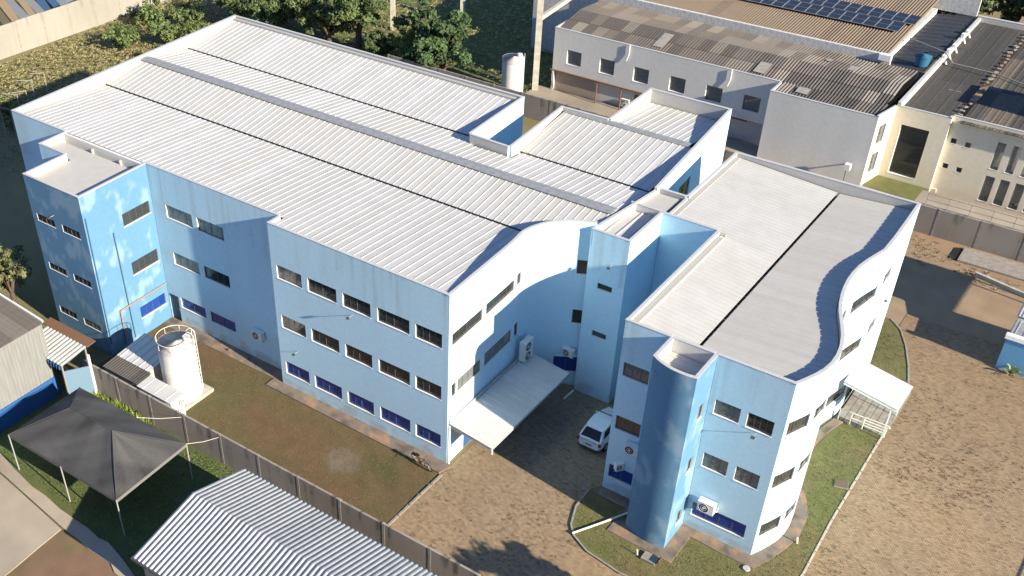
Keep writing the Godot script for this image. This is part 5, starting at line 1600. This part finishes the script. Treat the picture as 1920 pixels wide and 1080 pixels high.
func right_side() -> void:
	rng.seed = 81
	var b := thing("blue_house", "low blue walled house with sheet roof at the edge of the paving", "building")
	wall(b, way([V2(22.95, -28.3), V2(32.0, -28.3)]), -0.1, 2.3, [], func(p: Vector3) -> Color: return Color(0.1, 0.26, 0.46) * (1.0 + 0.08 * NA.get_noise_3d(p.x * 9, p.y * 9, p.z * 9)), 0.5, "paint", "wall", false)
	wall(b, way([V2(22.95, -32.2), V2(22.95, -28.31)]), -0.1, 2.4, [], func(p: Vector3) -> Color: return Color(0.12, 0.27, 0.46), 0.8, "paint", "wall", false)
	var m := MB.new(); m.box(Vector3(22.85, 2.31, -28.55), Vector3(32.0, 2.6, -28.2)); put(m, "fascia", "white_paint", b)
	sheets(b, Vector3(23.0, 2.45, -28.6), Vector3(9, 0, 0), Vector3(0, 0.1, -1.7), 1.0, 2, 0.03, 0.1, ["mid_grey", "galv"])
	sheets(b, Vector3(22.9, 2.85, -30.3), Vector3(9, 0, 0), Vector3(0, 0.4, -2.0), 1.0, 5, 0.04, 0.1, ["sheetb0", "zinc0"], null, true)
	m = MB.new(); m.box(Vector3(23.0, 0, -32.2), Vector3(32, 2.7, -30.3)); put(m, "rear_wall", "coping", b)
	# unseen roof on posts, added and shaped for its shadow on the yard
	var c := thing("unseen_roof", "unseen roof on posts added to shade the yard by the blue house", "unseen_roof")
	sheets(c, Vector3(29.6, 8.0, -30.6), Vector3(7.1, 0, 0), Vector3(0, 0.0, -5.8), 1.0, 2, 0.03, 0.1, ["zinc0", "zinc1"])
	for p in [V2(30.7, -30.9), V2(36.4, -30.9), V2(30.7, -36.1), V2(36.4, -36.1)]:
		m = MB.new(); m.bar(Vector3(p.x, -0.1, p.y), Vector3(p.x, 7.95, p.y), 0.12, 0.12); put(m, "post", "mid_grey", c)
	# concrete strip with chalk marks, pit and kerb
	var k := thing("paved_strip", "worn concrete strip with faded paint beside the rear wall", "slab")
	m = MB.new(); slab(m, [V2(17.35, -39.9), V2(22.5, -39.9), V2(22.5, -42.05), V2(17.3, -42.0)], -0.05, 0.14); put(m, "slab", "concrete", k)
	m = MB.new()
	for q in [[18.3, -41.2, 1.2, 0.3], [19.4, -40.8, 0.8, -0.5], [20.6, -40.7, 1.0, 0.9], [20.9, -40.5, 0.9, -0.6], [21.2, -40.9, 1.1, 0.2]]:
		m.obox(Transform3D(Basis(Vector3.UP, q[3]), Vector3(q[0], 0.144, q[1])), Vector3(q[2], 0.006, 0.07))
	for j in 14:
		var a := TAU * j / 14
		var e := TAU * (j + 1) / 14
		m.bar(Vector3(21.5 + 0.28 * cos(a), 0.147, -40.8 + 0.28 * sin(a)), Vector3(21.5 + 0.28 * cos(e), 0.147, -40.8 + 0.28 * sin(e)), 0.05, 0.006)
	put(m, "faded_paint", "light_sheet", k)
	var pit := thing("drain_pit", "open dark rectangular pit beside the worn concrete strip", "pit")
	m = MB.new(); m.box(Vector3(16.75, -0.03, -41.8), Vector3(17.28, 0.05, -40.0)); put(m, "opening", "black", pit)
	var kb := thing("low_kerb_wall", "low concrete kerb wall across the bare earth", "wall")
	m = MB.new(); m.bar(Vector3(18.9, 0.12, -38.75), Vector3(24.0, 0.12, -37.5), 0.2, 0.3); put(m, "block", "concrete_pale", kb)
	# a gate outside the paving; its bars shade the corner
	var gt := thing("bar_gate", "dark bar gate at the edge of the paving", "gate")
	m = MB.new()
	for j in 9: m.bar(Vector3(32.4, 0.1 + j * 0.2, -6.0), Vector3(32.4, 0.1 + j * 0.2, -12.6), 0.05, 0.06)
	for z in [-6.0, -9.3, -12.6]: m.bar(Vector3(32.4, 0, z), Vector3(32.4, 1.8, z), 0.08, 0.08)
	put(m, "bars", "black", gt)

func fittings() -> void:
	ac_unit("white unit low on the recessed blue wall near the blue tinted windows", Vector3(-15.42, 2.0, -0.97), 0.0)
	ac_unit("tall twin fan unit standing on the courtyard canopy", Vector3(0.02, 3.12, -7.85), PI / 2, Vector3(0.95, 1.35, 0.4), 2)
	ac_unit("white unit above the blue tinted window on the curved wall", Vector3(1.85, 2.45, -10.62), -0.1, Vector3(0.75, 0.5, 0.3))
	ac_unit("white unit beside the navy stair bump below the tan curtains", Vector3(9.75, 3.6, -3.62), 0.0)
	ac_unit("narrow unit hanging over the shaded blue tinted annex window", Vector3(8.95, 2.0, -3.62), 0.9, Vector3(0.45, 0.5, 0.3))
	ac_unit("white unit over the wide blue tinted window of the annex front", Vector3(14.35, 2.0, -3.62), 0.0, Vector3(0.9, 0.65, 0.4))
	floodlight("floodlight under the upper windows of the long building", Vector3(-6.7, 7.85, 0.0), 0.0)
	floodlight("floodlight above the blue tinted window next to the recess", Vector3(-11.25, 3.25, 0.0), 0.0)
	var p := hit(1418, 812, 2, -3.64)
	floodlight("floodlight under the upper window of the annex front", Vector3(p.x, p.y, -3.62), 0.0)
	p = hit(101, 404, 2, 4.49)
	floodlight("floodlight near the top windows of the stair tower front", Vector3(p.x, p.y, 4.49), 0.0)
	floodlight("floodlight on the wavy annex wall above the entrance canopy", Vector3(16.5, 7.3, -19.9), PI / 2)
	p = hit(1155, 500, 2, -10.5)
	floodlight("small floodlight high on the link tower", Vector3(3.95, p.y, -10.5), 0.0)
	# small things on the ground
	for q in [[12.26, -0.1, 0.0, "short white marker stake in the grass below the bump"], [18.7, -5.95, 0.4, "short white marker stake at the kerb of the annex path"]]:
		var t := thing("marker_stake", q[3], "stake", Vector3(q[0], 0.05, q[1]), q[2])
		var m := MB.new(); m.obox(Transform3D(Basis(Vector3(0, 0, 1), 0.15), Vector3(0, 0.22, 0)), Vector3(0.09, 0.45, 0.05)); put(m, "stake", "rail_cream", t)
	var t2 := thing("drain_box", "small concrete drain box with open lid below the bump", "drain", Vector3(13.0, 0.05, -0.25))
	var m2 := MB.new(); m2.box(Vector3(-0.45, 0, -0.3), Vector3(0.35, 0.16, 0.3)); put(m2, "box", "concrete", t2)
	m2 = MB.new(); m2.obox(Transform3D(Basis(Vector3(0, 0, 1), 1.0), Vector3(0.42, 0.22, 0)), Vector3(0.45, 0.04, 0.5)); put(m2, "lid", "brown_lid", t2)
	t2 = thing("manhole_cover", "round grey manhole cover at the corner of the annex path", "manhole", Vector3(17.3, 0.1, -2.62))
	m2 = MB.new(); m2.cone(Vector3.ZERO, Vector3(0, 0.06, 0), 0.2, 0.19, 18); put(m2, "cover", "tank_grey", t2)
	t2 = thing("meter_lid", "square brown lid set in the annex lawn", "lid", Vector3(19.0, 0.07, -11.8), 0.3)
	m2 = MB.new(); m2.box(Vector3(-0.33, 0, -0.28), Vector3(0.33, 0.09, 0.28)); put(m2, "lid", "brown_lid", t2)
	m2 = MB.new(); m2.box(Vector3(-0.37, -0.02, -0.32), Vector3(0.37, 0.05, 0.32)); put(m2, "frame", "concrete", t2)
	t2 = thing("second_meter_lid", "brown cover slab beside the entrance canopy", "lid", Vector3(18.6, 0.06, -22.9), 0.2)
	m2 = MB.new(); m2.box(Vector3(-0.5, 0, -0.35), Vector3(0.5, 0.1, 0.35)); put(m2, "lid", "brown_lid", t2)
	t2 = thing("lawn_pipe", "long white pipe lying across the grass by the shaded annex corner", "pipe")
	m2 = MB.new(); m2.tube([Vector3(8.75, 0.16, 0.6), Vector3(9.6, 0.16, -0.95), Vector3(10.5, 0.2, -2.6)], 0.06, 8); put(m2, "pipe", "rail_cream", t2)
	t2 = thing("loose_plank", "pale plank lying by the foot of the link tower", "plank")
	m2 = MB.new(); m2.bar(Vector3(2.45, 0.05, -9.2), Vector3(2.5, 0.05, -10.3), 0.1, 0.08); put(m2, "plank", "rail_cream", t2)

func plants_low() -> void:
	var wf := func(x: float, z: float) -> float:
		var a := NA.get_noise_2d(x * 9.0 + 7.0, z * 9.0)
		var f := NB.get_noise_2d(x * 14.0, z * 14.0)
		return clampf(a * 1.8 + f * 1.0 + 0.2, 0.05, 1.0) * (1.0 if z > -20.0 else 0.5)
	tufts("paving_weeds", "small dark weeds growing in the paving joints", "weeds", scatter([V2(0.4, 7.2), V2(0.4, -3), V2(7.7, -3), V2(8, 0), V2(10, 1.6), V2(16, 1.8), V2(18, 7.2)], 20.0, 91, wf) + scatter([V2(19.8, 6), V2(19.9, -4), V2(19.7, -24), V2(17.5, -29), V2(30, -27.5), V2(32, 6)], 25.0, 92, wf), 0.0, 0.06, 0.085, 7, [Color(0.05, 0.055, 0.02), Color(0.09, 0.07, 0.03), Color(0.12, 0.09, 0.05)], 93)
	tufts("dry_grass", "short dry grass of the front lawn", "grass", scatter([V2(-23.9, 7.2), V2(-23.9, -0.5), V2(-13.8, 0.0), V2(-13.8, 0.9), V2(-0.1, 1.0), V2(0.1, 7.2)], 70.0, 94), 0.03, 0.035, 0.08, 6, [Color(0.16, 0.11, 0.052), Color(0.13, 0.105, 0.042), Color(0.2, 0.135, 0.07), Color(0.11, 0.1, 0.04)], 95)
	tufts("annex_grass", "short green grass round the annex", "grass", scatter([V2(7.9, -3.0), V2(7.9, -1.4), V2(8.9, 0.5), V2(12.1, 1.4), V2(18.0, 0.3), V2(19.6, -4.0), V2(19.4, -17.2), V2(17.3, -17.2), V2(16.9, -12.6), V2(18.7, -7.0), V2(17.6, -2.7), V2(14.1, -2.8), V2(14.0, -0.5), V2(10.0, -0.7), V2(10.0, -2.8)], 75.0, 96) + scatter([V2(16.6, -22.5), V2(19.3, -22.5), V2(17.6, -27.2), V2(16, -29.5), V2(15, -29.5)], 60.0, 97), 0.06, 0.04, 0.08, 6, [Color(0.14, 0.155, 0.05), Color(0.17, 0.16, 0.06), Color(0.2, 0.155, 0.075), Color(0.12, 0.14, 0.045)], 98)
	tufts("yard_turf", "green turf under and round the tent", "grass", scatter([V2(-23, 7.7), V2(-23, 14.6), V2(-14, 15.6), V2(-9.5, 17), V2(-6.5, 17), V2(-6.5, 7.7)], 40.0, 99) + scatter([V2(-22.5, 7.65), V2(-6, 7.65), V2(-6, 8.6), V2(-22.5, 8.6)], 45.0, 100), YARD, 0.06, 0.12, 6, [Color(0.07, 0.12, 0.03), Color(0.11, 0.15, 0.04), Color(0.14, 0.16, 0.05)], 101)
	tufts("field_grass", "rough dry and green grass of the field", "grass", scatter([V2(-71.5, -50), V2(-71.5, -8), V2(-42, -8), V2(-42, -28), V2(-56, -50)], 14.0, 102) + scatter([V2(-68, -75), V2(-68, -44.5), V2(-23, -44.5), V2(-23, -75)], 6.0, 103), -0.05, 0.09, 0.26, 9, [Color(0.33, 0.28, 0.125), Color(0.29, 0.26, 0.11), Color(0.2, 0.21, 0.075), Color(0.36, 0.3, 0.14)], 104)
	tufts("verge_grass", "patchy dry grass along the rear wall", "grass", scatter([V2(11, -42.2), V2(11, -38), V2(24, -37.5), V2(24, -42.2)], 18.0, 105, wf), 0.0, 0.15, 0.16, 7, [Color(0.26, 0.2, 0.09), Color(0.14, 0.13, 0.05)], 106)
	tufts("wall_weeds", "green weeds and creepers at the foot of the boundary wall", "weeds", scatter([V2(-22.0, 7.6), V2(-17.0, 7.6), V2(-17.0, 8.4), V2(-22.0, 8.4)], 30.0, 107) + scatter([V2(-38, -43.4), V2(-24, -43.4), V2(-24, -42.7), V2(-38, -42.7)], 8.0, 108), YARD, 0.45, 0.3, 10, [Color(0.13, 0.2, 0.03), Color(0.18, 0.22, 0.04)], 109)

func scrap_yard() -> void:
	rng.seed = 191
	var t := thing("scrap_shelter", "patched shelter of brown boards and blue sheeting behind the pale far wall", "shelter", Vector3(-75.5, -0.4, -12.0))
	var cols := [Color(0.13, 0.1, 0.065), Color(0.07, 0.06, 0.05), Color(0.03, 0.035, 0.05), Color(0.02, 0.06, 0.14), Color(0.17, 0.13, 0.085), Color(0.12, 0.13, 0.16), Color(0.02, 0.05, 0.11)]
	for k in 34:
		var m := MB.new()
		var z := -k * 1.05
		var c: Color = cols[rng.randi() % cols.size()]
		if k > 18: c = cols[3 + rng.randi() % 4]
		m.obox(Transform3D(Basis(Vector3(0, 0, 1), rng.randf_range(-0.9, -0.5)) * Basis(Vector3.RIGHT, rng.randf_range(-0.1, 0.1)), Vector3(-1.6, 3.6 + rng.randf_range(-0.3, 0.4), z)), Vector3(4.4, 0.06, rng.randf_range(0.7, 1.25)), c)
		put(m, "board", "soft_v", t)

func more() -> void:
	mat("gate_blue", lin(0.14, 0.23, 0.32), 0.6)
	mat("teal", lin(0.12, 0.32, 0.32), 0.6)
	mat("wall_grey_plain", lin(0.5, 0.47, 0.42), 0.9)
	fittings()
	bicycle()
	car()
	tank_corner()
	walls()
	yard_things()
	field_things()
	grey_building()
	cream_building()
	right_side()
	scrap_yard()
	trees()
	plants_low()

func _ready() -> void:
	var cam := Camera3D.new()
	cam.projection = Camera3D.PROJECTION_FRUSTUM
	cam.near = NEARP; cam.far = 4000.0
	cam.size = NEARP * 1080.0 / FOCAL
	cam.frustum_offset = Vector2((960.0 - PPX) / FOCAL, (PPY - 540.0) / FOCAL) * NEARP
	cam.position = CAM
	cam.basis = Basis.from_euler(CAM_ROT)
	add_child(cam)
	cam.current = true
	var we := WorldEnvironment.new()
	var env := Environment.new()
	env.background_mode = Environment.BG_SKY
	var sk := ProceduralSkyMaterial.new()
	sk.sky_top_color = Color(0.33, 0.46, 0.68); sk.sky_horizon_color = Color(0.62, 0.74, 0.86)
	sk.ground_horizon_color = Color(0.5, 0.48, 0.42); sk.ground_bottom_color = Color(0.25, 0.22, 0.17)
	sk.sky_energy_multiplier = 0.73
	var sky := Sky.new()
	sky.sky_material = sk
	env.sky = sky
	env.tonemap_mode = Environment.TONE_MAPPER_LINEAR
	env.tonemap_exposure = 2.6
	env.sdfgi_enabled = true; env.ssao_enabled = true; env.ssil_enabled = true
	we.environment = env
	add_child(we)
	var sun := DirectionalLight3D.new()
	sun.light_energy = 1.36
	sun.light_color = Color(1.0, 0.95, 0.86)
	sun.light_angular_distance = 0.5
	sun.shadow_enabled = true
	add_child(sun)
	sun.look_at_from_position(Vector3(1.0, 0.455, 0.12) * 100.0, Vector3.ZERO)
	NA.seed = 1; NA.frequency = 0.012; NA.fractal_octaves = 4
	NB.seed = 2; NB.frequency = 0.06; NB.fractal_octaves = 3
	NC.seed = 3; NC.frequency = 0.05; NC.fractal_octaves = 3
	wr.seed = 13
	materials()
	ground()
	main_building()
	annex_building()
	more()
